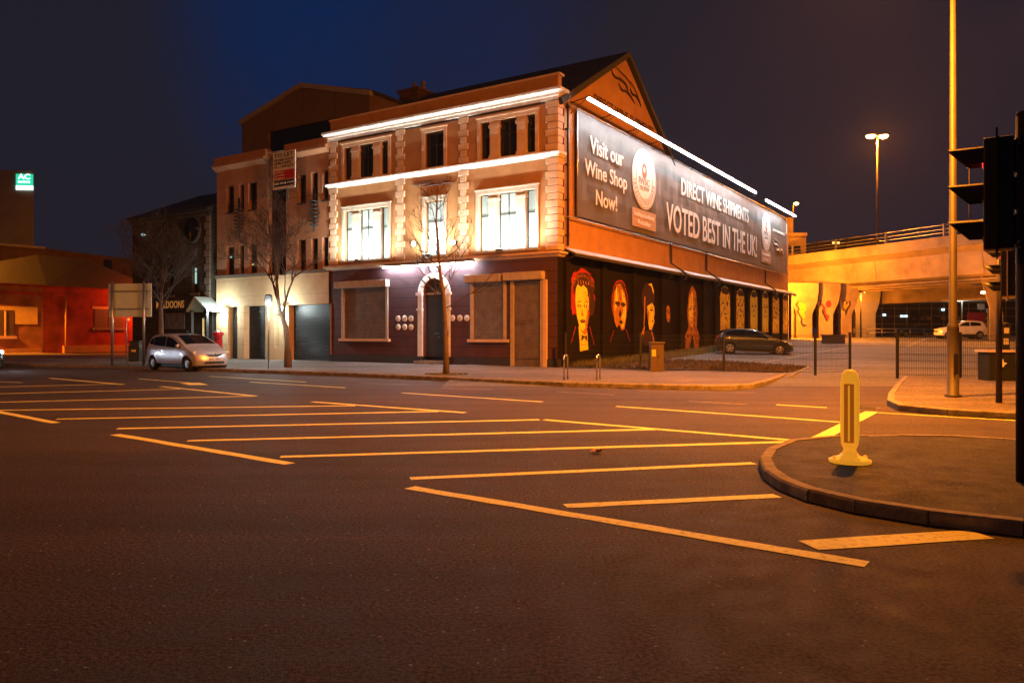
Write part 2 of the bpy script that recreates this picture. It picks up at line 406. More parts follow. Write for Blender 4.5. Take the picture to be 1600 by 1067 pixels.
# ------------------------------------------------------------------ ground, road, pavements
def sheet(name, xs, ys, off, m_, zf=None, lab=None):
    mb = MB()
    for a, b in zip(xs, xs[1:]):
        for c, d in zip(ys, ys[1:]):
            q = [(a, c), (b, c), (b, d), (a, d)]
            mb.face([(x, y, (zf(y) if zf else 0) + off) for x, y in q])
    return tag(mb.build(name, m_), lab, None, None, 'structure')
tb = [t[0] for t in TB]
LX = -2.0
g = MB()
for (a, b, zf) in ((-900, LX, False), (LX, 900, True)):
    rows = [-300] + tb + [900]
    for c, d in zip(rows, rows[1:]):
        g.face([(a, c, (fz(c) if zf else 0) - .03), (b, c, (fz(c) if zf else 0) - .03), (b, d, (fz(d) if zf else 0) - .03), (a, d, (fz(d) if zf else 0) - .03)])
tag(g.build('ground', 'soil'), 'bare ground stretching to the horizon', None, None, 'structure')
rd = MB()
rd.face([(-150, -40, 0), (150, -40, 0), (150, 22, 0), (LX, 22, 0), (-150, 22, 0)])
rd.face([(-150, 22, 0), (LX, 22, 0), (LX, 160, 0), (-150, 160, 0)])
tag(rd.build('road', 'asphalt'), 'dark worn tarmac road with hatched markings', None, None, 'structure')
sheet('car_park', [LX, 120], [t for t in tb if 22 <= t <= 140], 0, 'parking_asphalt', fz, 'tarmac car park rising behind the mesh fence')

def kerb_line(pts, name, lab, closed=False, wd=.14, h=.135, seg=.9):
    """kerb stones along a ground polyline (outer edge); width to the left of travel"""
    mb = MB(); P = [Vector((p.x, p.y, 0)) for p in pts]
    if closed: P.append(P[0])
    out = []
    for a, b in zip(P, P[1:]):
        L = (b - a).length; n = max(1, round(L / seg))
        for i in range(n): out.append((a + (b - a) * i / n, a + (b - a) * (i + 1) / n))
    for i, (a, b) in enumerate(out):
        d = (b - a).normalized(); nn = Vector((-d.y, d.x, 0)); g_ = .006
        a2 = a + d * g_; b2 = b - d * g_; hh = h + random.uniform(-.004, .004); jj = nn * random.uniform(-.006, .006)
        nx = nn * wd
        poly = [a2 + jj, b2 + jj, b2 + nx + jj, a2 + nx + jj]
        low = [p + Vector((0, 0, -.05)) for p in poly]
        ch = .02
        top = [poly[0] + nn * ch + Z3 * hh, poly[1] + nn * ch + Z3 * hh, poly[2] + Z3 * hh, poly[3] + Z3 * hh]
        md = [poly[0] + Z3 * (hh - ch), poly[1] + Z3 * (hh - ch), poly[2] + Z3 * (hh - ch), poly[3] + Z3 * (hh - ch)]
        for A, B in ((low, md), (md, top)):
            for k in range(4):
                k2 = (k + 1) % 4; mb.face([A[k], A[k2], B[k2], B[k]])
        mb.face(top)
    return tag(mb.build(name, 'kerb_stone'), lab, None, None, 'structure')
def slab(pts, name, m_, lab, h=PAV):
    mb = MB(); mb.ext([(p.x, p.y, -.06) for p in pts], (0, 0, h + .06))
    return tag(mb.build(name, m_), lab, None, None, 'structure')
K = [gd(a, b, 0) for a, b in ((-260, 570), (0, 572), (160, 575), (355, 581.5), (510, 587), (700, 595.5), (880, 604), (1060, 609), (1140, 610), (1178, 607), (1204, 600), (1224, 592), (1231, 588.8))]
kerb_line(K, 'kerb', 'stone kerb along the far pavement')
back = [at(1200, 27.5), at(1131, 28.6), at(1001, 29.6), bw(.1, -.1), bw(0, 1.0), bw(-45, 1.0), bw(-80, 40), Vector((-110, 62, 0))]
slab([Vector((p.x, p.y, 0)) + Vector((.0, .04, 0)) for p in K] + back, 'pavement', 'pavement_asphalt', 'wide pavement in front of the row of buildings')
K2 = [gd(1412, 594), gd(1400, 606), gd(1388, 622), gd(1386, 634), gd(1402, 642), gd(1480, 650), gd(1600, 657), gd(1900, 672)]
kerb_line(K2, 'kerb', 'stone kerb round the right-hand pavement corner')
slab([p + Vector((.02, .05, 0)) for p in K2] + [gd(2200, 640), at(1950, 23.0), at(1590, 23.7), at(1412, 25.0)], 'pavement', 'pavement_asphalt', 'pavement around the tall lamp column')
K3 = [gd(a, b) for a, b in ((1640, 700), (1500, 692), (1400, 690), (1300, 692), (1230, 699), (1196, 714), (1186, 730), (1193, 748), (1215, 764), (1262, 783), (1335, 801), (1450, 820), (1600, 838), (1760, 855))]
kerb_line(K3, 'kerb', 'curved stone kerb of the traffic island', wd=.13, seg=.62, h=.108)
cI = Vector((5.2, 7.6, 0))
slab([p + (cI - p).normalized() * .05 for p in K3], 'pavement', 'island_asphalt', 'dark tarmac surface of the traffic island', h=.10)

def stripe(p0, p1, wd, m_='road_paint', z=.005, skew=0.0, mb=None):
    a, b = gd(*p0), gd(*p1); d = (b - a).normalized(); n = Vector((-d.y, d.x, 0)) * wd / 2
    o = [a - n, b - n, b + n, a + n]
    if skew: o = [a - n - d * skew, b - n - d * skew, b + n + d * skew, a + n + d * skew]
    L = (b - a).length; k = max(1, int(L / .25)); top = []; bot = []
    for i in range(k + 1):
        t = i / k; e = random.uniform(-.008, .008)
        bot.append(o[0].lerp(o[1], t) + n.normalized() * e); top.append(o[3].lerp(o[2], t) + n.normalized() * random.uniform(-.008, .008))
    for i in range(k):
        mb.face([(q.x, q.y, z) for q in (bot[i], bot[i + 1], top[i + 1], top[i])])
mk = MB()
for p0, p1, wd in (((180, 679), (453, 725), .155), ((640, 762), (1355, 882), .15), ((183, 670), (843, 656), .155), ((293, 689), (1022, 671), .155),
                   ((438, 714), (1250, 690), .155), ((641, 748), (1178, 724), .15), ((883, 791), (1215, 775), .155), ((1262, 852), (1533, 835), .25),
                   ((88, 655), (685, 643), .155), ((-60, 642), (555, 634), .155), ((-60, 630), (400, 619), .155), ((-60, 617), (282, 608), .155), ((-60, 606), (190, 600), .155),
                   ((-40, 636.5), (88, 661), .155), ((850, 656), (1262, 690), .15), ((488, 628), (727, 645), .15), ((252, 604), (400, 619), .155), ((78, 591), (193, 601), .155)):
    stripe(p0, p1, wd, mb=mk)
mk.face([(*gd(a, b).xy, .0052) for a, b in ((1248, 693), (1280, 693), (1372, 644), (1352, 643))])
stripe((1372, 645), (1592, 657.5), .09, mb=mk, z=.0055)
for p0, p1 in (((217, 592), (320, 600)), ((327, 588), (478, 597)), ((390, 597), (540, 606)), ((628, 614), (848, 628)), ((963, 635), (1180, 650)), ((1180, 650), (1318, 660)), ((1213, 632.5), (1292, 637)), ((-60, 594), (35, 598))):
    stripe(p0, p1, .11, mb=mk, z=.0045)
mk.face([(*gd(a, b).xy, .0062) for a, b in ((280, 598.5), (312, 598.2), (326, 601.5), (296, 601.8))])
tag(mk.build('road_markings', 'road_paint'), 'painted hatching, lane dashes and stop line on the road', None, None, 'structure')
mk = MB()
for p0, p1 in (((480, 590), (560, 592)), ((690, 606), (770, 609)), ((870, 612), (960, 617)), ((1076, 627), (1168, 632)), ((560, 598), (640, 601)), ((1000, 610.5), (1180, 614))):
    stripe(p0, p1, .06, 'worn_paint', mb=mk)
tag(mk.build('road_markings', 'worn_paint'), 'faint worn lane lines close to the far kerb', None, None, 'structure')
pk = MB()
def pstripe(a, b, wd, zo=.006):
    A, B = gt(*a), gt(*b); d = (B - A).normalized(); n = Vector((-d.y, d.x, 0)) * wd / 2
    k = 12
    for i in range(k):
        q = [A.lerp(B, i / k) - n, A.lerp(B, (i + 1) / k) - n, A.lerp(B, (i + 1) / k) + n, A.lerp(B, i / k) + n]
        pk.face([(v.x, v.y, fz(v.y) + zo) for v in q])
pstripe((1195, 566), (1325, 542), .13); pstripe((1418, 541), (1446, 532), .12); pstripe((1412, 541), (1446, 545), .12); pstripe((1520, 557), (1545, 556), .12); pstripe((1120, 566), (1195, 566), .1)
tag(pk.build('road_markings', 'worn_paint'), 'white bay lines on the car park tarmac', None, None, 'structure')
for (px, py, lab) in ((1352, 637, 'iron gully grating by the right-hand kerb'), (980, 606.5, 'iron gully grating beside the far kerb')):
    q = gd(px, py); mb = MB(); mb.box(-.24, -.2, .0, .24, .2, .006)
    for k in range(6): mb.box(-.2, -.16 + k * .06, .006, .2, -.13 + k * .06, .012, 0)
    o = mb.build('drain_grate', 'dark_metal'); o.location = q; o.rotation_euler.z = BROT; tag(o, lab, 'drain')
# drive edge setts beside the entrance
dk = MB()
for a, b in (((1233, 588), (1262, 574)), ((1262, 574), (1290, 566))):
    A, B = gd(*a, .1), gd(*b, .1); n = Vector((.12, .12, 0))
    dk.ext([(A.x, A.y, .02), (B.x, B.y, .02), (B.x + .15, B.y + .08, .02), (A.x + .15, A.y + .08, .02)], (0, 0, .115))
tag(dk.build('kerb', 'kerb_stone'), 'dropped kerb stones beside the car park entrance', None, None, 'structure')

# ------------------------------------------------------------------ wall with openings
def wall(mb, a0, a1, z0, z1, holes, P, depth=.22, mi=0, rmi=None):
    """P(a, d, z) maps along / inwards / up to a point"""
    xs = sorted({a0, a1} | {h[0] for h in holes} | {h[1] for h in holes}); zs = sorted({z0, z1} | {h[2] for h in holes} | {h[3] for h in holes})
    xs = [x for x in xs if a0 <= x <= a1]; zs = [z for z in zs if z0 <= z <= z1]
    inh = lambda x, z: any(h[0] < x < h[1] and h[2] < z < h[3] for h in holes)
    for xa, xb in zip(xs, xs[1:]):
        for za, zb in zip(zs, zs[1:]):
            if not inh((xa + xb) / 2, (za + zb) / 2):
                mb.face([P(xa, 0, za), P(xb, 0, za), P(xb, 0, zb), P(xa, 0, zb)], mi)
    rmi = mi if rmi is None else rmi
    for h in holes:
        c = [(h[0], h[2]), (h[1], h[2]), (h[1], h[3]), (h[0], h[3])]
        for i in range(4):
            (xa, za), (xb, zb) = c[i], c[(i + 1) % 4]
            mb.face([P(xa, 0, za), P(xb, 0, zb), P(xb, depth, zb), P(xa, depth, za)], rmi)
FP = lambda a, d, z: (a, d, z)
SP = lambda a, d, z: (-d, a, z)

# ================================================================== CORNER BUILDING
W = thing('corner_building', 'orange stucco corner building with maroon ground floor and a long mural side wall', 'building', BC, BROT)
xL = fr(515, 400)[0]                 # left end of the front
ZC1 = zy(393, 32.2)                  # top of ground floor string course
ZTOP = zy(142, 32.2)                 # roof cornice
ZM = zy(238, 32.2)                   # mid ledge
LEN = sd(1229, 400)[0] + .6          # length of the side wall
GY = sd(1045, 218)[0]                # far foot of the gable
AY, AZ = sd(977, 86)                 # gable apex

def win(name_hole, px0, px1, py0, py1):
    xm = (px0 + px1) / 2
    x0 = fr(px0, py0)[0]; x1 = fr(px1, py0)[0]; z1 = fr(xm, py0)[1]; z0 = fr(xm, py1)[1]
    return (x0, x1, z0, z1)
UP = [win('', 538, 607, 227, 279), win('', 664, 694, 205, 257.5), win('', 751, 837, 185, 245)]
LO = [win('', 539, 607, 327, 406), win('', 665, 693.5, 314, 398), win('', 749, 837, 300, 391)]
zU0 = sum(h[2] for h in UP) / 3; zU1 = sum(h[3] for h in UP) / 3
zL0 = sum(h[2] for h in LO) / 3; zL1 = sum(h[3] for h in LO) / 3
UP = [(h[0], h[1], zU0, zU1) for h in UP]; LO = [(h[0], h[1], zL0, zL1) for h in LO]
mb = MB(); wall(mb, xL, 0, ZC1, ZTOP, UP + LO, FP)
mb.box(xL, .02, ZC1 - .3, xL + .02, 10, ZTOP)
mb.box(xL, .06, ZTOP, 0, .36, zy(119, 32.2))            # parapet
mb.build('upper_wall', 'stucco', W)
# ground floor
GH = []
xa, za = fr(537, 450); xb = fr(604, 450)[0]; zb = fr(570, 529)[1]; SH1 = (xa, xb, zb, fr(570, 449)[1])
SH2 = (fr(739, 450)[0], fr(788, 450)[0], SH1[2], SH1[3])
SH3 = (fr(802, 450)[0], fr(846, 450)[0], PAV, fr(824, 437)[1])
DX0, DX1 = fr(661, 500)[0], fr(697, 500)[0]; DZ = fr(679, 458)[1]; DR = (DX1 - DX0) / 2; DC = (DX0 + DX1) / 2
zp = fr(700, 558)[1]
mb = MB(); wall(mb, xL, 0, zp, ZC1, [SH1, SH2, (SH3[0], SH3[1], zp, SH3[3]), (DX0, DX1, zp, DZ + DR)], FP, depth=.3)
# arch spandrels
for s_ in (-1, 1):
    pts = [(DC + s_ * DR, 0, DZ)] + [(DC + s_ * DR * math.cos(t), 0, DZ + DR * math.sin(t)) for t in [math.pi / 2 * i / 10 for i in range(11)]] + [(DC + s_ * DR, 0, DZ + DR)]
    mb.ext(pts[1:], (0, .3, 0))
mb.build('ground_floor_wall', 'maroon_wall', W)
for a, b in ((xL, DX0 - .28), (DX1 + .28, SH3[0] - .12), (SH3[1] + .22, .04)):
    mb = MB(); mb.box(a, -.06, 0, b, .25, zp); mb.build('plinth', 'plinth_paint', W)
# side of the ground floor near the corner and the long side wall
ZAW = zy(390, 32.5)
ZS = sd(903, 345)[1]
zsb = sd(1150, 455)[1]
mb = MB(); wall(mb, .55, LEN, ZC1, ZS + 4.45, [], SP)
mb.face([(0, .55, ZC1), (0, GY, ZC1), (0, GY, 11.2), (0, AY, AZ), (0, .55, 11.3)])
mb.v = [(x - (.003 if i >= 4 else 0), y, z) for i, (x, y, z) in enumerate(mb.v)]
mb.box(-.9, LEN - .02, 0, -.0, LEN, ZS + 4.45)
mb.build('side_wall', 'stucco', W)
mb = MB(); mb.face([(0, .0, 0), (0, LEN, 0), (0, LEN, ZC1), (0, 0, ZC1)])
# pilasters between the painted panels, corner return
for px in (884, 941, 989, 1033, 1062, 1098, 1117, 1146, 1167, 1187, 1203.5, 1220, 1233):
    y, _ = sd(px, 500); mb.box(0, y - .22, 0, .14, y + .22, ZAW - .1)
mb.build('mural_wall', 'mural_black', W)
# rear wall closing
mb = MB(); mb.face([(0, LEN, 0), (-13, LEN, 0), (-13, LEN, 10), (0, LEN, 10)]); mb.build('rear_wall', 'concrete_dark', W)
# roofs
mb = MB()
ov = .25
e0 = (AY - (AZ - 11.4) * (AY / (AZ - 11.2)) - .1)
mb.ext([(ov, -.05, 11.32), (ov, AY, AZ + .12), (ov, GY + .35, 11.1), (ov, GY + .35, 10.85), (ov, AY, AZ - .16), (ov, .05, 11.05)], (xL - ov, 0, 0))
rf = mb.build('roof', 'slate', W, 'dark slate pitched roof')
mb = MB(); mb.box(-.02, GY + .3, ZS + 4.35, -12, LEN - .1, ZS + 4.45); mb.build('roof', 'slate', W, 'flat roof of the rear wing')
# chimney
cx = fr(655, 150, AY)[0]; cz = zy(112, 42)
mb = MB(); mb.box(cx - .75, AY - .9, AZ - 1.2, cx + .65, AY + .9, cz - .45); mb.box(cx - .85, AY - 1, cz - .45, cx + .75, AY + 1, cz - .3)
ch = mb.build('chimney', 'warehouse_brick', rf)
for k in (-.35, .3):
    mb = MB(); mb.lathe([(.14, 0), (.12, .5), (.15, .52), (.15, .58)], 12, 0, (cx + k, AY, cz - .3)); mb.build('chimney_pot', 'concrete_dark', rf)
# cornices and ledges
def cornice(z0, prof, x0, x1, m_, name, ret=.5):
    """prof: list of (out, z)"""
    mb = MB()
    n = len(prof)
    for i in range(n - 1):
        (o0, a), (o1, b) = prof[i], prof[i + 1]
        mb.face([(x0 - o0, -o0, z0 + a), (x1 + o0, -o0, z0 + a), (x1 + o1, -o1, z0 + b), (x0 - o1, -o1, z0 + b)])
        mb.face([(x1 + o0, -o0, z0 + a), (x1 + o0, ret, z0 + a), (x1 + o1, ret, z0 + b), (x1 + o1, -o1, z0 + b)])
        mb.face([(x0 - o0, -o0, z0 + a), (x0 - o0, .3, z0 + a), (x0 - o1, .3, z0 + b), (x0 - o1, -o1, z0 + b)])
    mb.face([(x0 - o, -o, z0 + z) for o, z in prof] + [(x0, .3, z0 + prof[-1][1]), (x0, .3, z0)])
    mb.face([(x1 + o, ret, z0 + z) for o, z in prof])
    return mb.build(name, m_, W)
cornice(ZTOP - .42, [(0, -.02), (.07, 0), (.07, .12), (.12, .16), (.12, .24), (.27, .32), (.30, .34), (.30, .44), (0, .46)], xL, 0, 'white_trim', 'roof_cornice')
cornice(ZM - .22, [(0, -.02), (.06, 0), (.12, .1), (.17, .12), (.17, .22), (0, .24)], xL, 0, 'white_trim', 'mid_ledge')
cornice(ZC1 - .22, [(0, -.02), (.08, 0), (.15, .09), (.24, .12), (.24, .2), (0, .24)], xL, 0, 'stucco_light', 'lower_cornice')
mb = MB(); zc = zy(119, 32.2); mb.box(xL - .05, .0, zc, .1, .42, zc + .09); mb.build('coping', 'stucco_light', W)
# ropes of light on the ledges
for z, o, nm in ((ZTOP - .12, .31, 'upper'), (ZM - .05, .185, 'lower')):
    mb = MB()
    pts = [Vector((xL - .1 + (0.15 - xL + .1) * i / 60, -o - .03, z - .05 + .006 * math.sin(i * 1.3))) for i in range(61)]
    mb.tube(pts, .016, 6)
    mb.build('rope_light', 'led_rope', W)
# quoins
def quoins(x0, x1, z0, z1, m_='stucco_light', corner=False, hh=.30):
    mb = MB(); z = z0; k = 0
    while z < z1 - .1:
        e = .11 if k % 2 else 0
        zt = min(z + hh - .025, z1)
        xa_, xb_ = (x0 + e, x1 - (0 if corner else e))
        mb.box(xa_, -.07, z, xb_, .01, zt)
        if corner: mb.box(xb_ - .01, -.07, z, .07, .35 + (0 if k % 2 else .12), zt)
        z += hh; k += 1
    return mb.build('quoins', m_, W, bevel=.015)
for z0, z1 in ((ZC1 + .06, ZM - .26), (ZM + .06, ZTOP - .46)):
    quoins(xL, fr(528, 400)[0], z0, z1)
    quoins(fr(619, 400)[0], fr(633, 400)[0], z0, z1)
    quoins(fr(717, 400)[0], fr(732, 400)[0], z0, z1)
    quoins(fr(853, 400)[0], 0, z0, z1, corner=True)
# windows
def window(h, tri, lit):
    x0, x1, z0, z1 = h; fw = .17
    mb = MB()
    m_ = 'window_trim' if lit else 'stucco_light'
    mb.box(x0 - fw, -.06, z0 - .02, x0, .015, z1 + fw); mb.box(x1, -.06, z0 - .02, x1 + fw, .015, z1 + fw); mb.box(x0, -.06, z1, x1, .015, z1 + fw)
    mb.box(x0 - fw - .05, -.10, z1 + fw, x1 + fw + .05, .015, z1 + fw + .07)
    mb.box(x0 - fw - .04, -.12, z0 - .1, x1 + fw + .04, .2, z0 - .02)
    f = mb.build('window', m_, W, bevel=.01)
    cuts = [(x0, x1)]
    if tri:
        wd = x1 - x0; a, b, c, d = x0 + wd * .17, x0 + wd * .345, x0 + wd * .665, x0 + wd * .835
        cuts = [(x0, a), (b, c), (d, x1)]
        for p, q in ((a, b), (c, d)):
            mb = MB(); mb.box(p + .02, -.03, z0, q - .02, .2, z1 - .3)
            mb.box(p - .03, -.07, z1 - .3, q + .03, .2, z1 - .17); mb.box(p, -.04, z1 - .17, q, .2, z1); mb.box(p - .02, -.06, z0 - .02, q + .02, .2, z0 + .12)
            mb.build('column', m_, f, bevel=.012)
    for p, q in cuts:
        mb = MB(); mb.box(p, .18, z0, q, .2, z1); mb.build('pane', 'lit_blind' if lit else 'dark_glass', f)
        mb = MB(); t = .035
        mb.box(p, .13, z0, p + t, .178, z1); mb.box(q - t, .13, z0, q, .178, z1); mb.box(p + t, .13, z1 - t, q - t, .178, z1); mb.box(p + t, .13, z0, q - t, .178, z0 + t)
        zm = z0 + (z1 - z0) * .62; mb.box(p + t, .13, zm, q - t, .176, zm + .03)
        if q - p > .6:
            xm = (p + q) / 2; mb.box(xm - .014, .135, z0 + t, xm + .014, .175, zm); mb.box(xm - .014, .135, zm + .03, xm + .014, .175, z1 - t)
        if lit: mb.box(p + t, .137, z0 + .5, q - t, .172, z0 + .525); 
        mb.build('sash', 'frame_dark', f)
for i, h in enumerate(UP): window(h, i != 1, False)
for i, h in enumerate(LO): window(h, i != 1, True)
# roller shutters
def shutter(h, boxspan, sill=True, name='roller_shutter'):
    x0, x1, z0, z1 = h
    mb = MB(); z = z0; prof = []
    while z < z1:
        prof += [(.06, z), (.035, z + .02), (.035, z + .055), (.06, z + .075)]; z += .085
    for (d0, a), (d1, b) in zip(prof, prof[1:]):
        mb.face([(x0, d0, a), (x1, d0, a), (x1, d1, b), (x0, d1, b)])
    s_ = mb.build(name, 'shutter_metal', W)
    mb = MB(); mb.box(boxspan[0], -.30, z1 - .02, boxspan[1], .02, z1 + .32); mb.build('shutter_housing', 'shutter_box', s_, bevel=.02)
    mb = MB(); mb.box(x0 - .12, -.06, z0, x0 + .03, .1, z1 - .03); mb.build('guide_rail', 'shutter_box', s_); mb = MB(); mb.box(x1 - .03, -.06, z0, x1 + .12, .1, z1 - .03); mb.build('guide_rail', 'shutter_box', s_)
    if sill: mb = MB(); mb.box(x0 - .22, -.16, z0 - .14, x1 + .26, .1, z0 - .01); mb.build('sill', 'stucco_light', s_, bevel=.015)
    return s_
shutter(SH1, (fr(528, 440)[0], fr(609, 440)[0]))
shutter(SH2, (fr(730, 440)[0], fr(786, 440)[0]))
s3 = shutter(SH3, (fr(791, 430)[0], fr(852, 430)[0]), sill=False, name='door_shutter')
mb = MB(); mb.box(SH3[1] + .12, -.1, 0.05, SH3[1] + .3, .1, SH3[3] - .03); mb.build('jamb', 'stucco_light', W)
# faint scrawl on the door shutter
mb = MB(); random.seed(3); gx0 = SH3[0] + .15; gz = fr(824, 503)[1]
for k in range(7):
    c = Vector((gx0 + k * .13, .028, gz)); a0 = random.uniform(0, 3)
    pts = [c + Vector((.06 * math.cos(a0 + t * .8), 0, .12 * math.sin(a0 * 2 + t * .9))) for t in range(6)]
    mb.tube(pts, .008, 4)
mb.build('graffiti', 'black_paint', s3)
# arched doorway
mb = MB(); rO, n = DR + .26, 16
arc = lambda r, t: (DC + r * math.cos(t), DZ + r * math.sin(t))
for i in range(n):
    t0, t1 = math.pi * i / n, math.pi * (i + 1) / n
    pin = [arc(DR, t0), arc(rO, t0), arc(rO, t1), arc(DR, t1)]
    mb.ext([(x, -.09, z) for x, z in pin], (0, .12, 0))
for s_ in (-1, 1):
    xi, xo = DC + s_ * DR, DC + s_ * rO
    mb.box(xi, -.09, zp, xo, .03, DZ); mb.box(DC + s_ * (DR - .03), -.14, DZ - .1, DC + s_ * (rO + .08), .03, DZ + .03)
    mb.box(DC + s_ * (DR - .02), -.14, DZ - .8, DC + s_ * (rO + .05), .03, DZ - .7)
sur = mb.build('door_surround', 'white_trim', W, bevel=.012)
mb = MB()
for s_ in (-1, 1): mb.box(DC + s_ * (DR - .02), -.2, .05, DC + s_ * (rO + .12), .03, zp + .02)
mb.build('pilaster_base', 'black_paint', W)
mb = MB(); mb.box(DX0, .25, PAV + .15, DX1, .3, DZ)
mb.ext([(DC + DR * math.cos(t), .25, DZ + DR * math.sin(t)) for t in [math.pi * i / 16 for i in range(17)]], (0, .05, 0))
for a, b in ((0, .45), (.5, 1)):
    for c_, d_ in ((PAV + .35, 1.1), (1.25, 2.2)):
        xx0 = DX0 + .08 + (DX1 - DX0 - .1) * a; xx1 = DX0 + (DX1 - DX0 - .08) * b
        mb.box(xx0, .225, c_, xx1, .251, d_)
dr = mb.build('door', 'black_paint', W)
mb = MB(); mb.box(DX0, .2, DZ - .05, DX1, .26, DZ + .03)
for k in (1, 2, 3, 4): a = math.pi * k / 5; mb.tube([(DC, .235, DZ), (DC + DR * math.cos(a), .235, DZ + DR * math.sin(a))], .012, 5)
mb.build('fanlight_bars', 'shutter_box', dr)
mb = MB(); mb.lathe([(.035, 0), (.04, .03), (.02, .05)], 10, 0, (DC + .12, .17, 1.35), 'Y'); mb.box(DC - .14, .2, 1.5, DC + .14, .222, 1.56); mb.build('handle', 'steel', dr)
mb = MB(); mb.box(DX0 - .2, -.45, PAV, DX1 + .2, .25, PAV + .15); mb.build('step', 'kerb_stone', W, bevel=.01)
mb = MB(); mb.box(DX1 + .1, -.1, fr(701, 527)[1], DX1 + .2, -.092, fr(701, 516)[1]); 
mats_b = mat('sticker_blue', (.03, .06, .4)); mb.build('sticker', 'sticker_blue', W)
# award plaques
for px, py in ((622.5, 497.7), (632.8, 497.7), (642.7, 497.7), (622.5, 511), (632.8, 511), (642.7, 511), (707.3, 497), (718.9, 497), (730, 497)):
    x, z = fr(px, py); mb = MB(); mb.lathe([(.0, -.05), (.13, -.05), (.14, -.04), (.14, -.0)], 24, 0, (x, 0, z), 'Y'); p = mb.build('plaque', 'banner_white', W)
    mb = MB(); mb.lathe([(.075, -.052), (.085, -.056), (.095, -.052)], 20, 0, (x, 0, z), 'Y', cap=False)
    mb.box(x - .05, -.056, z - .04, x + .04, -.05, z - .02); mb.box(x - .03, -.056, z - .0, x + .03, -.05, z + .025); mb.build('plaque_ring', 'banner_grey', p)
# strip light above the door
x0, z0 = fr(601.5, 413, -.12); x1, _ = fr(741, 408, -.12); zl = ZC1 - .27
mb = MB(); mb.tube([(x0, -.24, zl), (x1, -.24, zl)], .02, 8); st = mb.build('strip_light', 'led_door', W)
mb = MB(); mb.box(x0, -.27, zl + .02, x1, -.1, zl + .045); mb.build('light_housing', 'dark_metal', st)
# floodlights on the lower cornice and round lamps
def flood(x, z, y=-.32, pw=60, aim=(0, .12, 1), wd_=1.5):
    mb = MB(); mb.box(x - .13, y - .06, z + .05, x + .13, y + .07, z + .14); mb.tube([(x - .15, y, z), (x - .15, y, z + .1)], .012, 5); mb.tube([(x + .15, y, z), (x + .15, y, z + .1)], .012, 5); mb.box(x - .16, y - .02, z - .01, x + .16, y + .26, z + .01)
    f = mb.build('floodlight', 'dark_metal', W)
    mb = MB(); mb.box(x - .11, y - .045, z + .141, x + .11, y + .055, z + .148); mb.build('lens', 'cool_lens', f)
    l_ = light('AREA', 'lamp', pw, (1, .96, .84), (x, y, z + .2), W, .1, aim)
    l_.data.shape = 'RECTANGLE'; l_.data.size = wd_; l_.data.size_y = .12
for h, pw in ((LO[0], 540), (LO[1], 330), (LO[2], 540)):
    flood((h[0] + h[1]) / 2, ZC1 + .05, -.62, pw, wd_=(h[1] - h[0]) * .95)
for px, py in ((647.5, 381.5), (709, 379.4)):
    x, z = fr(px, py, -.25); mb = MB(); mb.lathe([(.0, -.06), (.1, -.05), (.14, 0), (.13, .05), (.02, .16)], 14, 0, (x, -.25, z), 'Y'); mb.tube([(x, -.15, z), (x, .02, z + .1)], .02, 6)
    f = mb.build('wall_lamp', 'dark_metal', W)
    mb = MB(); mb.lathe([(0, -.075), (.08, -.072), (.115, -.055)], 14, 0, (x, -.25, z), 'Y'); mb.build('lens', 'globe_lens', f)
    light('POINT', 'lamp', 14, COOL, (x, -.45, z), W, .1)
# wave emblem
def waves(mb, P, s=1.0, r=.03):
    """three swooping strokes; P(u, v) -> point"""
    def stroke(pts, rr):
        out = []
        for i in range(len(pts) - 1):
            for k in range(4):
                t = k / 4; p0 = pts[max(i - 1, 0)]; p1 = pts[i]; p2 = pts[i + 1]; p3 = pts[min(i + 2, len(pts) - 1)]
                out.append(tuple(.5 * (2 * p1[a] + (p2[a] - p0[a]) * t + (2 * p0[a] - 5 * p1[a] + 4 * p2[a] - p3[a]) * t * t + (3 * p1[a] - p0[a] - 3 * p2[a] + p3[a]) * t ** 3) for a in (0, 1)))
        out.append(pts[-1]); n = len(out)
        mb.tube([P(*q) for q in out], [rr * (.25 + math.sin(math.pi * i / (n - 1))) for i in range(n)], 6)
    stroke([(0, .78), (.12, .55), (.3, .58), (.48, .52), (.56, .30)], r)
    stroke([(.25, .42), (.35, .22), (.5, .28), (.65, .18), (.78, .0)], r)
    stroke([(.62, .50), (.7, .32), (.82, .34), (.93, .22), (1.0, .02)], r)
    stroke([(.1, .95), (.35, .86), (.55, .76), (.68, .55)], r * .4)
    stroke([(.6, .75), (.72, .66), (.82, .5), (.92, .36)], r * .4)
mb = MB(); x0, z0 = fr(642, 300); x1, z1 = fr(712, 268)
waves(mb, lambda u, v: (x0 + (x1 - x0) * u, -.03, z0 + .1 + (z1 - z0 - .3) * v), r=.03); mb.build('wave_emblem', 'paint_dark', W)
mb = MB(); y0, z0 = sd(953, 168); y1, _ = sd(1001, 168); z0 = 12.9
waves(mb, lambda u, v: (.03, y0 + (y1 - y0) * u, z0 + .15 + 1.3 * v), r=.055); mb.build('wave_emblem', 'paint_dark', W)
ya, yb = sd(928, 160)[0], sd(1021, 190)[0]
letter('DIRECT WINE SHIPMENTS', W, 'paint_dark', (.01, ya, 11.98), Y3, Z3, yb - ya, .42)
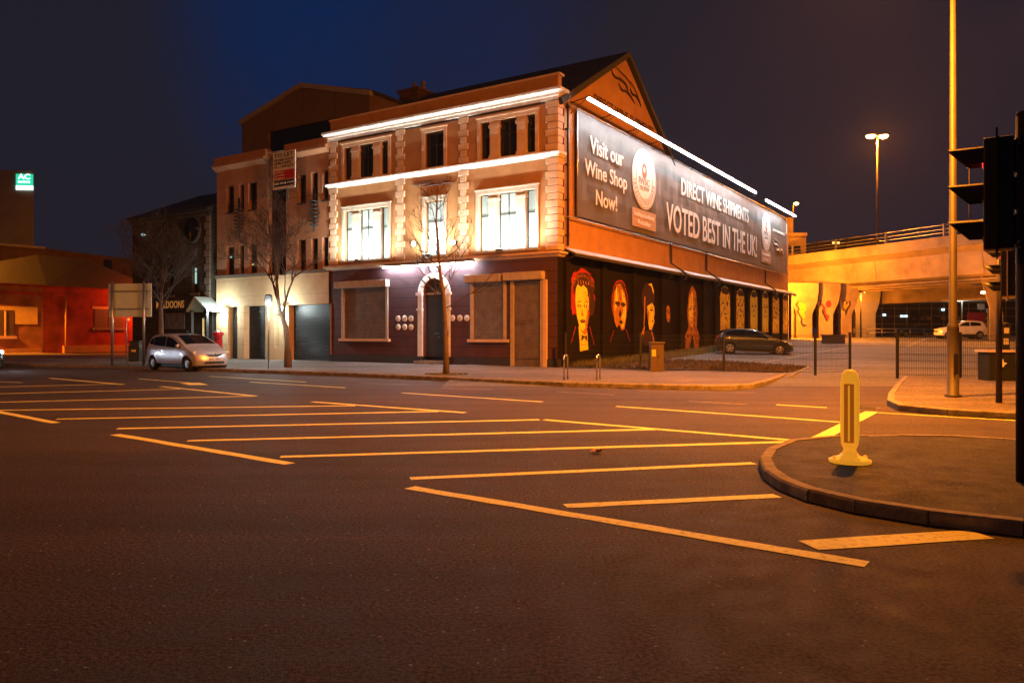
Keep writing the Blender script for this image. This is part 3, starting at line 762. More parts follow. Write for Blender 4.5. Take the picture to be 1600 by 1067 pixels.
# downpipes on the side wall
def pipe(px, z0, z1, x=.13, r=.05, kink=False):
    y = sd(px, 400, x)[0]; mb = MB(); pts = [(x, y, z1), (x, y, z0)]
    if kink: pts += [(.75, y + .55, z0 - .55), (.78, y + .6, z0 - .85), (.55, y + .5, z0 - 1.0)]
    mb.tube(pts, r, 8); mb.tube([(x, y, z1 - .1), (x, y, z1 + .12)], r * 1.6, 8)
    z = z1 - 1
    while z > z0: mb.box(0, y - r * 1.4, z, x + r, y + r * 1.4, z + .05); z -= 1.5
    mb.build('downpipe', 'dark_metal', W)
pipe(887.5, ZAW + .15, 11.15, r=.055)
for px in (1049, 1104, 1196): pipe(px, ZAW + .35, ZS + 4.3, r=.06, kink=True)
# awnings
def awn(pxa, pxb):
    ya = sd(pxa, 400)[0]; yb = sd(pxb, 400)[0]; mb = MB()
    zt, zb_ = ZAW + .12, ZAW - .16; o = .62
    mb.ext([(.0, ya, zt), (o, ya, zb_), (o, ya, zb_ - .05), (.0, ya, zt - .05)], (0, yb - ya, 0))
    a_ = mb.build('awning', 'awning_metal', W)
    mb = MB(); mb.ext([(o - .02, ya, zb_ - .05), (o - .02, ya, zb_ - .16), (o - .05, ya, zb_ - .16), (o - .05, ya, zb_ - .05)], (0, yb - ya, 0))
    n = max(2, int((yb - ya) / 2))
    for i in range(n + 1):
        y = ya + .1 + (yb - ya - .2) * i / n; mb.tube([(.02, y, zb_ - .35), (o - .05, y, zb_ - .1)], .02, 5)
    mb.build('bracket', 'frame_dark', a_)
awn(879, 1057); awn(1062, 1111); awn(1115, 1233)

# painted faces: invented heads, painted flat on the wall
def blob(mb, cx_, cy_, rx, ry, mi, P, lay, n=20, wob=0.0, seed=0, a0=0, a1=2 * math.pi):
    rnd = random.Random(seed); pts = []
    for i in range(n):
        t = a0 + (a1 - a0) * i / n; k = 1 + wob * rnd.uniform(-1, 1)
        pts.append(P(cx_ + rx * k * math.cos(t), cy_ + ry * k * math.sin(t), lay))
    mb.face(pts, mi)
def poly(mb, pts, mi, P, lay): mb.face([P(u, v, lay) for u, v in pts], mi)
def mural(pa, pb, z0, z1, style, seed=1):
    ya = sd(pa, 500)[0]; yb = sd(pb, 500)[0]
    P = lambda u, v, l: (.004 + .003 * l, ya + (yb - ya) * u, z0 + (z1 - z0) * v)
    mb = MB(); rnd = random.Random(seed)
    M_ = ['paint_yellow', 'paint_amber', 'paint_red', 'paint_dark', 'mural_blotch', 'mural_ember', 'black_paint']
    if style == 'bust':
        for (a, b, c_, d_) in ((.50, .80, .44, .19), (.2, .60, .15, .17), (.83, .60, .16, .16)): blob(mb, a, b, c_, d_, 2, P, 1, 26, .10, seed)
        for (a, b, c_, d_) in ((.55, .79, .40, .16), (.86, .58, .11, .16)): blob(mb, a, b, c_, d_, 3, P, 2 if a < .6 else 2.5, 26, .08, seed + 1)
        for k in range(6): t = k / 5; poly(mb, [(.25 + .5 * t, .88), (.3 + .5 * t, .88), (.24 + .58 * t, 1.0 - .05 * abs(t - .4))], 2, P, 1.5 + .01 * k)
        poly(mb, [(.24, .74), (.30, .80), (.44, .77), (.52, .80), (.66, .76), (.74, .62), (.72, .45), (.62, .30), (.50, .24), (.38, .28), (.28, .42), (.22, .6)], 0, P, 4)
        poly(mb, [(.34, .30), (.66, .30), (.72, .02), (.40, .0)], 0, P, 3.5)
        poly(mb, [(.44, .12), (.56, .17), (.68, .11), (.66, .19), (.56, .18), (.46, .20)], 3, P, 5)
        for ex in (.36, .60):
            blob(mb, ex, .545, .075, .018, 3, P, 5, 14); blob(mb, ex, .545, .03, .014, 0, P, 6, 10); poly(mb, [(ex - .1, .58), (ex + .02, .605), (ex + .1, .59), (ex + .02, .592)], 3, P, 5)
        poly(mb, [(.46, .54), (.50, .47), (.54, .43), (.46, .42), (.43, .45), (.46, .47)], 1, P, 5)
        poly(mb, [(.38, .37), (.48, .385), (.62, .375), (.56, .345), (.46, .34)], 3, P, 5); poly(mb, [(.42, .368), (.50, .372), (.58, .368), (.50, .358)], 1, P, 6)
        poly(mb, [(.62, .30), (.72, .45), (.70, .55), (.66, .42), (.58, .32)], 1, P, 5)
        for s_ in ((.22, .30, .06, .1, 2), (.75, .30, .94, .08, 2)): poly(mb, [(s_[0], s_[1]), (s_[0] + .03, s_[1]), (s_[2] + .02, s_[3]), (s_[2], s_[3])], 2, P, 3)
        for k in range(5): u = .3 + .1 * k; poly(mb, [(u, .86 - .01 * k), (u + .02, .86), (u + .05, .80), (u + .03, .80)], 1, P, 5)
    elif style == 'hood':
        blob(mb, .5, .66, .40, .34, 2, P, 1, 26, .04, seed); blob(mb, .5, .65, .37, .32, 3, P, 2, 24, .05, seed)
        poly(mb, [(.20, .78), (.34, .92), (.52, .94), (.70, .84), (.82, .66), (.83, .45), (.72, .22), (.58, .20), (.46, .30), (.34, .24), (.24, .34), (.16, .55)], 1, P, 3)
        poly(mb, [(.56, .86), (.72, .78), (.80, .6), (.78, .42), (.68, .25), (.58, .24), (.56, .40), (.66, .5)], 0, P, 4)
        poly(mb, [(.26, .82), (.36, .88), (.42, .74), (.34, .56), (.24, .5)], 0, P, 4)
        for ex, ez in ((.38, .61), (.66, .60)):
            poly(mb, [(ex - .13, ez + .03), (ex, ez + .05), (ex + .12, ez + .025), (ex + .10, ez - .01), (ex - .10, ez - .005)], 3, P, 5); blob(mb, ex, ez - .018, .07, .012, 3, P, 5.1, 10)
        poly(mb, [(.50, .55), (.58, .45), (.50, .40), (.42, .44)], 3, P, 5); poly(mb, [(.42, .33), (.56, .37), (.66, .32), (.56, .30)], 3, P, 5)
        for k in range(6): u = .28 + .09 * k; poly(mb, [(u, .9), (u + .025, .91), (u + .0, .7), (u - .01, .7)], 3, P, 4.5)
        for s_ in ((.2, .2, .02, .02), (.8, .22, .98, .03)): poly(mb, [(s_[0], s_[1]), (s_[0] + .03, s_[1]), (s_[2] + .03, s_[3]), (s_[2], s_[3])], 2, P, 1)
    elif style == 'side':
        blob(mb, .52, .72, .34, .26, 3, P, 1, 22, .05, seed)
        poly(mb, [(.45, .60), (.70, .66), (.82, .60), (.84, .50), (.80, .42), (.84, .36), (.76, .30), (.68, .22), (.56, .24), (.50, .36)], 0, P, 3)
        poly(mb, [(.30, .74), (.36, .76), (.34, .45), (.30, .30), (.26, .30), (.29, .50)], 1, P, 3); poly(mb, [(.5, .95), (.68, .97), (.80, .86), (.78, .80), (.66, .92)], 0, P, 3)
        blob(mb, .66, .545, .07, .017, 3, P, 5, 12); poly(mb, [(.58, .58), (.70, .60), (.80, .57), (.7, .585)], 3, P, 5); poly(mb, [(.66, .37), (.80, .38), (.74, .35)], 3, P, 5); poly(mb, [(.48, .56), (.56, .5), (.54, .34), (.5, .36)], 1, P, 5)
        poly(mb, [(.30, .30), (.05, .06), (.12, .05), (.22, .18), (.26, .12), (.34, .28)], 1, P, 3); poly(mb, [(.66, .2), (.72, .2), (.86, .02), (.78, .02)], 1, P, 3)
        blob(mb, .5, .1, .34, .12, 3, P, 1.5, 16, .1)
    elif style == 'faint':
        blob(mb, .62, .5, .2, .42, 5, P, 1, 18, .1, seed)
    elif style == 'ember':
        poly(mb, [(.3, .86), (.5, .98), (.75, .9), (.85, .6), (.80, .35), (.98, .2), (.92, .0), (.62, .02), (.56, .22), (.46, .2), (.34, .0), (.08, .02), (.05, .2), (.26, .35), (.18, .6)], 5, P, 1)
        poly(mb, [(.36, .82), (.55, .9), (.6, .6), (.52, .34), (.34, .38), (.26, .6)], 4, P, 2)
        blob(mb, .38, .62, .05, .018, 3, P, 3, 10); blob(mb, .60, .62, .05, .018, 3, P, 3, 10); poly(mb, [(.4, .48), (.56, .49), (.48, .465)], 3, P, 3)
    else:
        pts = [(.1, .05), (.9, .04), (.94, .5), (.9, .82), (.7, .97), (.45, 1.0), (.2, .93), (.06, .75), (.1, .4)]
        poly(mb, pts, 4 if style == 'blotch' else 0, P, 1)
        blob(mb, .5, .88, .34, .07, 3, P, 2, 14, .2, seed)
        for ex in (.32, .66): blob(mb, ex, .62, .10, .018, 3, P, 3, 12); poly(mb, [(ex - .12, .66), (ex, .675), (ex + .12, .66), (ex, .662)], 3, P, 3)
        poly(mb, [(.46, .6), (.56, .5), (.42, .49)], 1, P, 3); poly(mb, [(.34, .40), (.5, .415), (.66, .40), (.5, .385)], 3, P, 3)
        for k in range(7): u = .12 + .11 * k + rnd.uniform(-.02, .02); v = rnd.uniform(.05, .25); poly(mb, [(u, .04), (u + .05, .04), (u + .03, v), (u + .015, v)], 3 if k % 2 else 1, P, 4)
    if style in ('bust', 'hood', 'side', 'ember', 'blotch', 'plain'):
        box_ = {'bust': (.56, .74, .26, .74), 'hood': (.20, .80, .26, .86), 'side': (.56, .82, .28, .60), 'ember': (.34, .62, .3, .85), 'blotch': (.14, .88, .1, .9), 'plain': (.6, .9, .1, .85)}[style]
        for k in range({'bust': 20, 'hood': 26, 'side': 12}.get(style, 16)):
            u = rnd.uniform(box_[0], box_[1]); v = rnd.uniform(box_[2], box_[3]); h = rnd.uniform(.03, .10); d = rnd.uniform(-.06, .06); w__ = rnd.uniform(.008, .022)
            poly(mb, [(u, v), (u + w__, v - h * .3), (u + d + w__ * .5, v - h), (u + d * .3 - w__ * .2, v - h * .5)], rnd.choice((1, 1, 3, 2) if style != 'bust' else (1, 1, 1, 3)), P, 6.5 + .02 * k)
    if style == 'bust':
        for k in range(26):
            a = math.pi * (.02 + .96 * k / 25); r0, r1 = .30, .44; cx_, cy_ = .52, .76
            poly(mb, [(cx_ + r0 * math.cos(a), cy_ + .10 * math.sin(a) + .03), (cx_ + r1 * math.cos(a + .05), cy_ + .17 * math.sin(a + .05)), (cx_ + r1 * math.cos(a + .09), cy_ + .165 * math.sin(a + .09)), (cx_ + r0 * math.cos(a + .03), cy_ + .10 * math.sin(a + .03) + .03)], 1 if k % 3 else 2, P, 3.2 + .01 * k)
        poly(mb, [(.50, .24), (.62, .30), (.72, .45), (.70, .36), (.62, .25), (.52, .21)], 1, P, 6.3)
        poly(mb, [(.40, .30), (.66, .30), (.68, .22), (.56, .20), (.44, .24)], 1, P, 3.8)
    return mb.build('mural_portrait', M_, W)
def zs(px, py): return sd(px, py)[1]
mural(889, 930, zs(909, 549), zs(909, 419), 'bust', 1)
mural(952, 984, zs(967, 536), zs(967, 437), 'hood', 2)
mural(997, 1027, zs(1012, 538), zs(1012, 439), 'side', 3)
mural(1034, 1050, zs(1042, 507), zs(1042, 474), 'faint', 4)
mural(1069, 1093, zs(1081, 546), zs(1081, 444), 'ember', 5)
mural(1123.5, 1142, zs(1133, 520), zs(1133, 446), 'blotch', 6)
mural(1149, 1164, zs(1156, 522), zs(1156, 450), 'blotch', 7)
mural(1171, 1184.5, zs(1178, 522), zs(1178, 452), 'plain', 8)
mural(1190, 1201.5, zs(1195, 522), zs(1195, 454), 'plain', 9)
mural(1206, 1218, zs(1212, 524), zs(1212, 456), 'blotch', 10)
mural(1222, 1231, zs(1226, 524), zs(1226, 458), 'blotch', 11)

# ------------------------------------------------------------------ banner on the side wall
XB = .22
ya, zt = sd(903, 172, XB); yb = sd(1228.5, 342, XB)[0]; zb = sd(903, 338, XB)[1]
Bn = thing('banner', 'huge dark vinyl banner with white lettering stretched along the side wall', 'banner', BC, BROT)
mb = MB(); nx, nz_ = 90, 12; grid = {}
for i in range(nx + 1):
    for j in range(nz_ + 1):
        y = ya + (yb - ya) * i / nx; z = zb + (zt - zb) * j / nz_
        e = .012 * math.sin(y * 2.1 + z * .7) + .010 * math.sin(y * 5.3 - z * 1.7) + .008 * math.sin(z * 6 + y)
        edge = min(1, min(i, nx - i) / 2, min(j, nz_ - j) / 2); grid[i, j] = (XB + e * edge, y, z)
for i in range(nx):
    for j in range(nz_): mb.face([grid[i, j], grid[i + 1, j], grid[i + 1, j + 1], grid[i, j + 1]], 0, True)
mb.face([(XB - .05, ya, zb), (XB - .05, yb, zb), (XB - .05, yb, zt), (XB - .05, ya, zt)])
mb.build('banner_sheet', 'banner_vinyl', Bn)
mb = MB()
for z in (zt + .05, zb - .12): mb.tube([(XB + .0, ya - .9, z), (XB, yb + .1, z)], .03, 6)
for y in (ya - .06, yb + .06): mb.tube([(XB, y, zb - .12), (XB, y, zt + .05)], .03, 6)
k = ya - .9
while k < yb: mb.box(.0, k, zb - .15, XB, k + .04, zb - .11); mb.box(0, k, zt + .03, XB, k + .04, zt + .07); k += 2.4
for z in (zb + .2, zb + 1.2, zb + 2.4, zb + 3.6): mb.tube([(.05, ya - .75, z - .1), (XB, ya, z + .12)], .008, 4)
mb.build('banner_frame', 'galvanised', Bn)
XT = XB + .035
def btext(s_, pxa, pxb, ytop, ybase, m_='banner_white', pref=None):
    y0 = sd(pxa, 300, XT)[0]; y1 = sd(pxb, 300, XT)[0]; q = pref or pxa
    z0 = sd(q, ybase, XT)[1]; z1 = sd(q, ytop, XT)[1]
    letter(s_, Bn, m_, (XT, y0, z0), Y3, Z3, y1 - y0, z1 - z0)
btext('Visit our', 922, 974, 212, 238)
btext('Wine Shop', 913.5, 979.5, 247.5, 272)
btext('Now!', 931, 964, 296, 320)
btext('DIRECT WINE SHIPMENTS', 1064.6, 1169.5, 278, 303.5)
btext('VOTED BEST IN THE UK!', 1041, 1182.5, 315.6, 358)
def seal(pc, pa, pb, yc, yr, bx, s_=1.0, txt=True):
    y0, zc_ = sd(pc, yc, XT); yl = sd(pa, yc, XT)[0]; yr_ = sd(pb, yc, XT)[0]; ry = (yr_ - yl) / 2; y0 = (yl + yr_) / 2
    rz_ = ry
    zc_ = sd(pc, yc, XT)[1]; rz_ = (sd(pc, yc - yr, XT)[1] - zc_)
    def ring(r0, r1, x, m_, nm):
        mb = MB(); n = 40
        for i in range(n):
            t0, t1 = 2 * math.pi * i / n, 2 * math.pi * (i + 1) / n
            q = [(r0, t0), (r1, t0), (r1, t1), (r0, t1)] if r0 > 0 else [(0, t0), (r1, t0), (r1, t1)]
            mb.ext([(x, y0 + ry * r * math.cos(t), zc_ + rz_ * r * math.sin(t)) for r, t in q], (.006, 0, 0))
        return mb.build(nm, m_, Bn)
    ring(0, 1, XT - .005, 'banner_white', 'seal'); ring(.93, .955, XT + .004, 'banner_grey', 'seal_ring'); ring(.66, .68, XT + .004, 'banner_grey', 'seal_ring')
    # ring of small marks standing for the seal's edge lettering
    mb = MB()
    for i in range(46):
        t = math.pi * (1.05 + .9 * i / 45)
        for rr in (.74, .80, .86):
            y_, z_ = y0 + ry * rr * math.cos(t), zc_ + rz_ * rr * math.sin(t)
            if (i * 7 + int(rr * 100)) % 3: mb.box(XT + .002, y_ - .03 * s_, z_ - .03 * s_, XT + .009, y_ + .02 * s_, z_ + .03 * s_)
    mb.build('seal_ring', 'banner_grey', Bn)
    mb = MB(); n = 24
    for i in range(n):
        t0, t1 = 2 * math.pi * i / n, 2 * math.pi * (i + 1) / n; w0 = .12 + .07 * (1 - math.sin(t0)) / 2; w1 = .12 + .07 * (1 - math.sin(t1)) / 2
        q = [(.26, t0), (.26 - w0, t0), (.26 - w1, t1), (.26, t1)]
        mb.ext([(XT + .003, y0 + ry * r * .75 * math.cos(t), zc_ + rz_ * (.28 + r * math.sin(t))) for r, t in q], (.006, 0, 0))
    mb.build('seal_ring', 'banner_red', Bn)
    letter('IWSC', Bn, 'banner_grey', (XT + .003, y0 - ry * .45, zc_ - rz_ * .18), Y3, Z3, ry * .9, rz_ * .22)
    letter('TROPHY', Bn, 'banner_grey', (XT + .003, y0 - ry * .42, zc_ - rz_ * .36), Y3, Z3, ry * .84, rz_ * .12)
    yb0, zb1 = sd(bx[0], bx[2], XT); yb1 = sd(bx[1], 300, XT)[0]; zb0 = sd(bx[0], bx[3], XT)[1]
    mb = MB(); mb.box(XT - .008, yb0, zb0, XT + .002, yb1, zb1); mb.build('seal_label', 'banner_tan', Bn)
    h = zb1 - zb0; wd = yb1 - yb0
    letter('Independent', Bn, 'banner_white', (XT + .003, yb0 + wd * .07, zb0 + h * .58), Y3, Z3, wd * .86, h * .25)
    letter('Retailer', Bn, 'banner_white', (XT + .003, yb0 + wd * .22, zb0 + h * .17), Y3, Z3, wd * .56, h * .25)
seal(1006.5, 987.5, 1025, 280.5, 47, (988, 1024.7, 323, 352))
seal(1197.5, 1190, 1204.6, 363, 30, (1190, 1204.2, 389, 409), .6)
btext('DIRECT WINE SHIPMENTS', 1207.5, 1226, 357, 360.5)
y0, z0 = sd(1208, 392, XT); y1 = sd(1224, 392, XT)[0]; z0 = sd(1208, 392, XT)[1]; z1 = sd(1208, 368, XT)[1]
mb = MB(); waves(mb, lambda u, v: (XT, y0 + (y1 - y0) * u, z0 - .1 + (z1 - z0) * v), r=.06); mb.build('wave_emblem', 'banner_white', Bn)

# ------------------------------------------------------------------ strip lamp over the banner
def lin(pa, pb, xa, xb, name, lab):
    t = thing(name, lab, 'strip light', BC, BROT, 'strip lights over the banner')
    (y0, z0), (y1, z1) = sd(pa[0], pa[1], xa), sd(pb[0], pb[1], xb)
    A, B = Vector((xa, y0, z0)), Vector((xb, y1, z1))
    mb = MB(); mb.tube([A, B], .032, 8); mb.build('lamp_tube', 'led_white', t)
    mb = MB(); mb.ext([A + Vector((-.05, 0, .06)), A + Vector((.07, 0, .06)), A + Vector((.07, 0, .12)), A + Vector((-.05, 0, .12))], B - A)
    mb.ext([A + Vector((-.075, 0, -.045)), A + Vector((-.055, 0, -.045)), A + Vector((-.055, 0, .12)), A + Vector((-.075, 0, .12))], B - A)
    n = max(2, int((B - A).length / 2.6))
    for i in range(n + 1):
        p = A.lerp(B, i / n); mb.tube([p + Vector((0, 0, .09)), (-.02, p.y, p.z - .05)], .022, 6); mb.tube([p + Vector((-.02, 0, .06)), (0, p.y, p.z - .5)], .014, 5)
    mb.build('lamp_arms', 'dark_metal', t)
    return t
lin((919, 154.5), (1181, 301.5), .85, .9, 'strip_lamp', 'long white strip light reaching over the banner on arms from the gable')
lin((1197, 313), (1243, 338.5), .9, .92, 'strip_lamp', 'short white strip light at the far end of the banner')

# ================================================================== OFFICE BLOCK
O = thing('office_building', 'three-storey orange rendered office with stone base, dark garage shutters and attic gable', 'building', BC, BROT)
oL = fr(339, 400)[0]; oR = xL - .02
zO1 = zy(430, 44); zO1 = fr(430, 427)[1]; zOT = fr(430, 237)[1]
OU = []
def ow(a, b, t, bt): return (fr(a, 300)[0], fr(b, 300)[0], fr((a + b) / 2, bt)[1], fr((a + b) / 2, t)[1])
U_ = [ow(353.7, 365.5, 290, 331), ow(373.4, 381.5, 288, 329), ow(388, 401.5, 285, 327), ow(465, 478, 273, 318), ow(486, 496.5, 270, 316), ow(503.5, 512.5, 267, 314)]
L_ = [ow(353, 366, 383, 428), ow(373.4, 381.5, 382, 427), ow(388, 401.5, 380, 426), ow(465, 478, 375, 423), ow(486, 496.5, 374, 422), ow(503.5, 512.5, 373, 421)]
def lvl(H): a = sum(h[2] for h in H) / len(H); b = sum(h[3] for h in H) / len(H); return [(h[0], h[1], a, b) for h in H]
U_, L_ = lvl(U_), lvl(L_)
slot = (fr(417.5, 300)[0], fr(447, 300)[0], zO1, zOT)
mb = MB(); wall(mb, oL, oR, zO1, zOT, U_ + L_ + [slot], FP, depth=.35)
mb.box(oL, .02, 0, oL + .03, 12, zOT)
mb.build('upper_wall', 'office_wall', O)
mb = MB(); mb.box(slot[0], .33, zO1, slot[1], .36, zOT + .5)
for k in range(1, 4): x = slot[0] + (slot[1] - slot[0]) * k / 4; mb.box(x - .03, .26, zO1, x + .03, .33, zOT)
mb.build('stair_window', 'dark_glass', O)
for i, h in enumerate(U_ + L_):
    mb = MB(); mb.box(h[0], .30, h[2], h[1], .33, h[3]); f = mb.build('window', 'dark_glass', O)
    mb = MB(); mb.box(h[0], .24, h[2], h[0] + .05, .298, h[3]); mb.box(h[1] - .05, .24, h[2], h[1], .298, h[3]); mb.box(h[0], -.06, h[2] - .08, h[1], .298, h[2])
    mb.box(h[0] + .05, .25, h[2] + (h[3] - h[2]) * .35, h[1] - .05, .297, h[2] + (h[3] - h[2]) * .35 + .05); mb.build('frame', 'frame_dark', f)
for px, py, c_ in ((395, 413.5, 'window_dim'), (361, 402, 'window_cyan'), (401, 404, 'window_dim')):
    x, z = fr(px, py, .27); mb = MB(); mb.lathe([(0, -.05), (.045, -.04), (.06, 0), (.045, .04), (0, .05)], 10, 0, (x, .27, z)); 
    if px != 401: mb.build('ceiling_lamp', c_, O)
# cornice
mb = MB()
for a, b in ((oL - .1, slot[0]), (slot[1], oR)):
    mb.ext([(a, -.05, zOT - .55), (a, -.28, zOT - .35), (a, -.28, zOT - .2), (a, -.12, zOT - .15), (a, -.12, zOT + .22), (a, .3, zOT + .22), (a, .3, zOT - .55)], (b - a, 0, 0))
mb.build('cornice', 'concrete_grey' if False else 'office_wall', O)
mb = MB(); mb.box(oL - .08, -.1, zO1 - .12, slot[0] - .02, .2, zO1 + .06); mb.box(slot[1] + .02, -.1, zO1 - .12, oR, .2, zO1 + .06); mb.build('string_course', 'concrete_dark', O)
# ground storey
gz1 = fr(400, 478)[1]
GD = [(fr(357, 500)[0], fr(372, 500)[0], PAV, gz1), (fr(382, 500)[0], fr(415.5, 500)[0], PAV, gz1), (fr(452, 500)[0], fr(517.5, 500)[0], PAV, gz1), (fr(429.5, 500)[0], fr(437, 500)[0], .75, fr(433, 490)[1])]
mb = MB(); wall(mb, oL, oR, PAV, zO1 - .12, GD, lambda a, d, z: (a, d - .04, z), depth=.4)
mb.build('stone_base', 'cream_stone', O)
for i, h in enumerate(GD):
    mb = MB()
    if i < 3:
        z = h[2]; prof = []
        while z < h[3]: prof += [(.34, z), (.32, z + .02), (.32, z + .07), (.34, z + .09)]; z += .1
        for (d0, a), (d1, b) in zip(prof, prof[1:]): mb.face([(h[0], d0, a), (h[1], d0, a), (h[1], d1, b), (h[0], d1, b)])
        mb.build('garage_shutter', 'dark_shutter', O)
    else: mb.box(h[0], .3, h[2], h[1], .33, h[3]); mb.build('window', 'dark_glass', O)
# finned lanterns
for px, pt, pb in ((373.5, 318, 366), (490.5, 304, 356)):
    x, z1 = fr(px, pt, -.25); z0 = fr(px, pb, -.25)[1]; mb = MB()
    mb.tube([(x, -.25, z0 - .2), (x, -.25, z1 + .3)], .06, 8); mb.tube([(x, -.25, z1), (x, .05, z1)], .03, 6)
    for k in range(7): z = z0 + .1 + (z1 - z0 - .5) * k / 6; mb.lathe([(.07, z), (.30 - .02 * abs(k - 3), z + .03), (.30 - .02 * abs(k - 3), z + .07), (.07, z + .1)], 12, 0, (x, -.25, 0))
    mb.build('finned_lantern', 'dark_metal', O)
# attic with gable
YA = 2.6
ga = fr(378, 200, YA)[0]; gb_ = fr(577, 200, YA)[0]; gm = fr(471, 130, YA)
gz0 = fr(378, 186, YA)[1]; gzr = fr(576, 140, YA)[1]; gze = (gz0 + gzr) / 2
band = (fr(419, 200, YA)[0], fr(530, 200, YA)[0], fr(470, 222, YA)[1] - .8, fr(470, 196, YA)[1])
mb = MB(); wall(mb, ga, gb_, zOT - .5, gze, [band], lambda a, d, z: (a, YA + d, z))
mb.face([(ga, YA, gze), (gb_, YA, gze), (gm[0], YA, gm[1])])
mb.box(ga, YA + .01, zOT - .5, ga + .03, 12, gze); mb.box(gb_ - .03, YA + .01, zOT - .5, gb_, 12, gze)
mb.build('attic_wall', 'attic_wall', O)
mb = MB()
for (xa_, za_), (xb_, zb_) in (((ga - .15, gze - .1), gm), (gm, (gb_ + .1, gze - .1))):
    mb.ext([(xa_, YA - .12, za_), (xb_, YA - .12, zb_), (xb_, YA - .12, zb_ - .28), (xa_, YA - .12, za_ - .28)], (0, .3, 0))
mb.build('attic_coping', 'concrete_grey', O)
mb = MB(); mb.box(band[0], YA + .18, band[2], band[1], YA + .2, band[3])
for k in range(1, 6): x = band[0] + (band[1] - band[0]) * k / 6; mb.box(x - .03, YA + .12, band[2], x + .03, YA + .18, band[3])
mb.build('band_window', 'dark_glass', O)
mb = MB(); mb.ext([(ga - .1, YA + .2, gze), (gm[0], YA + .2, gm[1] - .02), (gb_ + .1, YA + .2, gze), (gb_ + .1, YA + .2, gze - .2), (ga - .1, YA + .2, gze - .2)], (0, 10, 0)); mb.build('roof', 'slate', O)
mb = MB(); mb.box(oL + .05, .4, zOT - .6, oR, 12, zOT - .45); mb.build('roof', 'slate', O, 'flat roof behind the parapet')
# wall lamps on the base
for px, py, yl in ((348, 484, -.3), (439, 481, -.35)):
    x, z = fr(px, py, yl); mb = MB(); mb.tube([(x, yl, z), (x, 0, z + .1)], .03, 6); mb.lathe([(.05, .14), (.2, .12), (.2, .08)], 12, 0, (x, yl, z)); f = mb.build('wall_lamp', 'dark_metal', O)
    mb = MB(); mb.lathe([(0, -.16), (.14, -.1), (.19, 0), (.14, .1), (0, .14)], 14, 0, (x, yl, z)); mb.build('globe', 'globe_lens', f)
    light('POINT', 'lamp', 370, (.86, 1.0, .95), (x, yl - .3, z), O, .12)

# ------------------------------------------------------------------ TO LET board
x, z = fr(444, 266, -.75)
T = thing('letting_board', 'white and red to-let board fixed high on the office front', 'sign', bw(x, -.75, z), BROT)
hw, hh = (fr(462, 266, -.75)[0] - fr(427, 266, -.75)[0]) / 2, (fr(444, 238, -.75)[1] - fr(444, 296, -.75)[1]) / 2
mb = MB(); mb.box(-hw, -.02, -hh, hw, .02, hh); mb.build('board', 'sign_white', T)
mb = MB(); mb.box(-hw + .1, -.026, -hh * .5, hw - .08, -.019, -.0); mb.build('red_panel', 'sign_red', T)
mb = MB(); mb.box(-hw + .1, -.026, -hh * .86, hw - .08, -.019, -hh * .53); mb.build('dark_panel', 'sign_black', T)
mb = MB(); mb.tube([(.2, .06, -hh - .6), (.2, .06, hh)], .04, 6); mb.tube([(.2, .06, -hh * .4), (.2, .9, -hh * .4)], .03, 6); mb.tube([(.2, .06, hh * .7), (.2, .9, hh * .7)], .03, 6); mb.build('bracket', 'dark_metal', T)
def tl(s_, v, cap, m_='sign_black', wd=None, dy=-.027): letter(s_, T, m_, (-hw + .12, dy, v * hh), X3, Z3, wd or (2 * hw - .24), cap)
tl('TO LET', .72, hh * .2); tl('SECOND FLOOR', .5, hh * .13); tl('OFFICE SUITE', .32, hh * .13, wd=2 * hw - .4); tl('OF c. 1,500 SQ FT', .14, hh * .12)
for i, s_ in enumerate(('Lambert', 'Smith', 'Hampton')): tl(s_, -.14 - .16 * i, hh * .1, 'sign_white', hw * .9, -.03)
tl('028 9032 7954', -.74, hh * .1, 'sign_white', dy=-.03)

# ================================================================== PUB beyond
Pb = thing('pub_building', 'dim grey stone pub with slate roof, round window and gabled porch', 'building', BC, BROT)
pR = fr(329, 400)[0]; pL = fr(207, 400)[0]; pz = fr(250, 335)[1]
rw = fr(300, 358); w1 = ow(300, 311, 418, 458); w2 = ow(262, 272, 425, 462); w3 = ow(232, 243, 425, 462)
mb = MB(); wall(mb, pL, pR, 0, pz, [w1, w2, w3], FP, depth=.3); mb.box(pR - .02, .01, 0, pR, 10, pz); mb.box(pL, .01, 0, pL + .02, 10, pz)
mb.face([(fr(270, 300)[0], -.01, pz), (pR, -.01, pz), (pR, -.01, pz + .9), (fr(305, 300)[0], -.01, pz + 1.0)]) if False else None
mb.build('wall', 'pub_stone', Pb)
mb = MB(); mb.ext([(pL - .2, -.3, pz - .05), (pL - .2, 5, pz + 2.2), (pL - .2, 10, pz), (pL - .2, 10, pz - .2), (pL - .2, -.3, pz - .2)], (pR - pL + .3, 0, 0)); mb.build('roof', 'slate', Pb)
mb = MB(); mb.box(pL - .1, -.12, pz - .45, pR, .0, pz - .2); mb.build('eaves_band', 'pub_stone', Pb)
mb = MB()
z = 0; k = 0
while z < pz - .6: mb.box(pR - (.5 if k % 2 else .35), -.06, z, pR, 0, z + .36); z += .4; k += 1
mb.build('quoins', 'concrete_dark', Pb)
mb = MB(); mb.lathe([(.0, -.02), (.7, -.02), (.7, .02)], 24, 0, (rw[0], -.01, rw[1]), 'Y'); rwo = mb.build('round_window', 'dark_glass', Pb)
mb = MB(); mb.lathe([(.7, -.06), (.9, -.06), (.9, .02), (.7, .02)], 24, 0, (rw[0], -.01, rw[1]), 'Y', cap=False); mb.build('stone_ring', 'pub_stone', rwo)
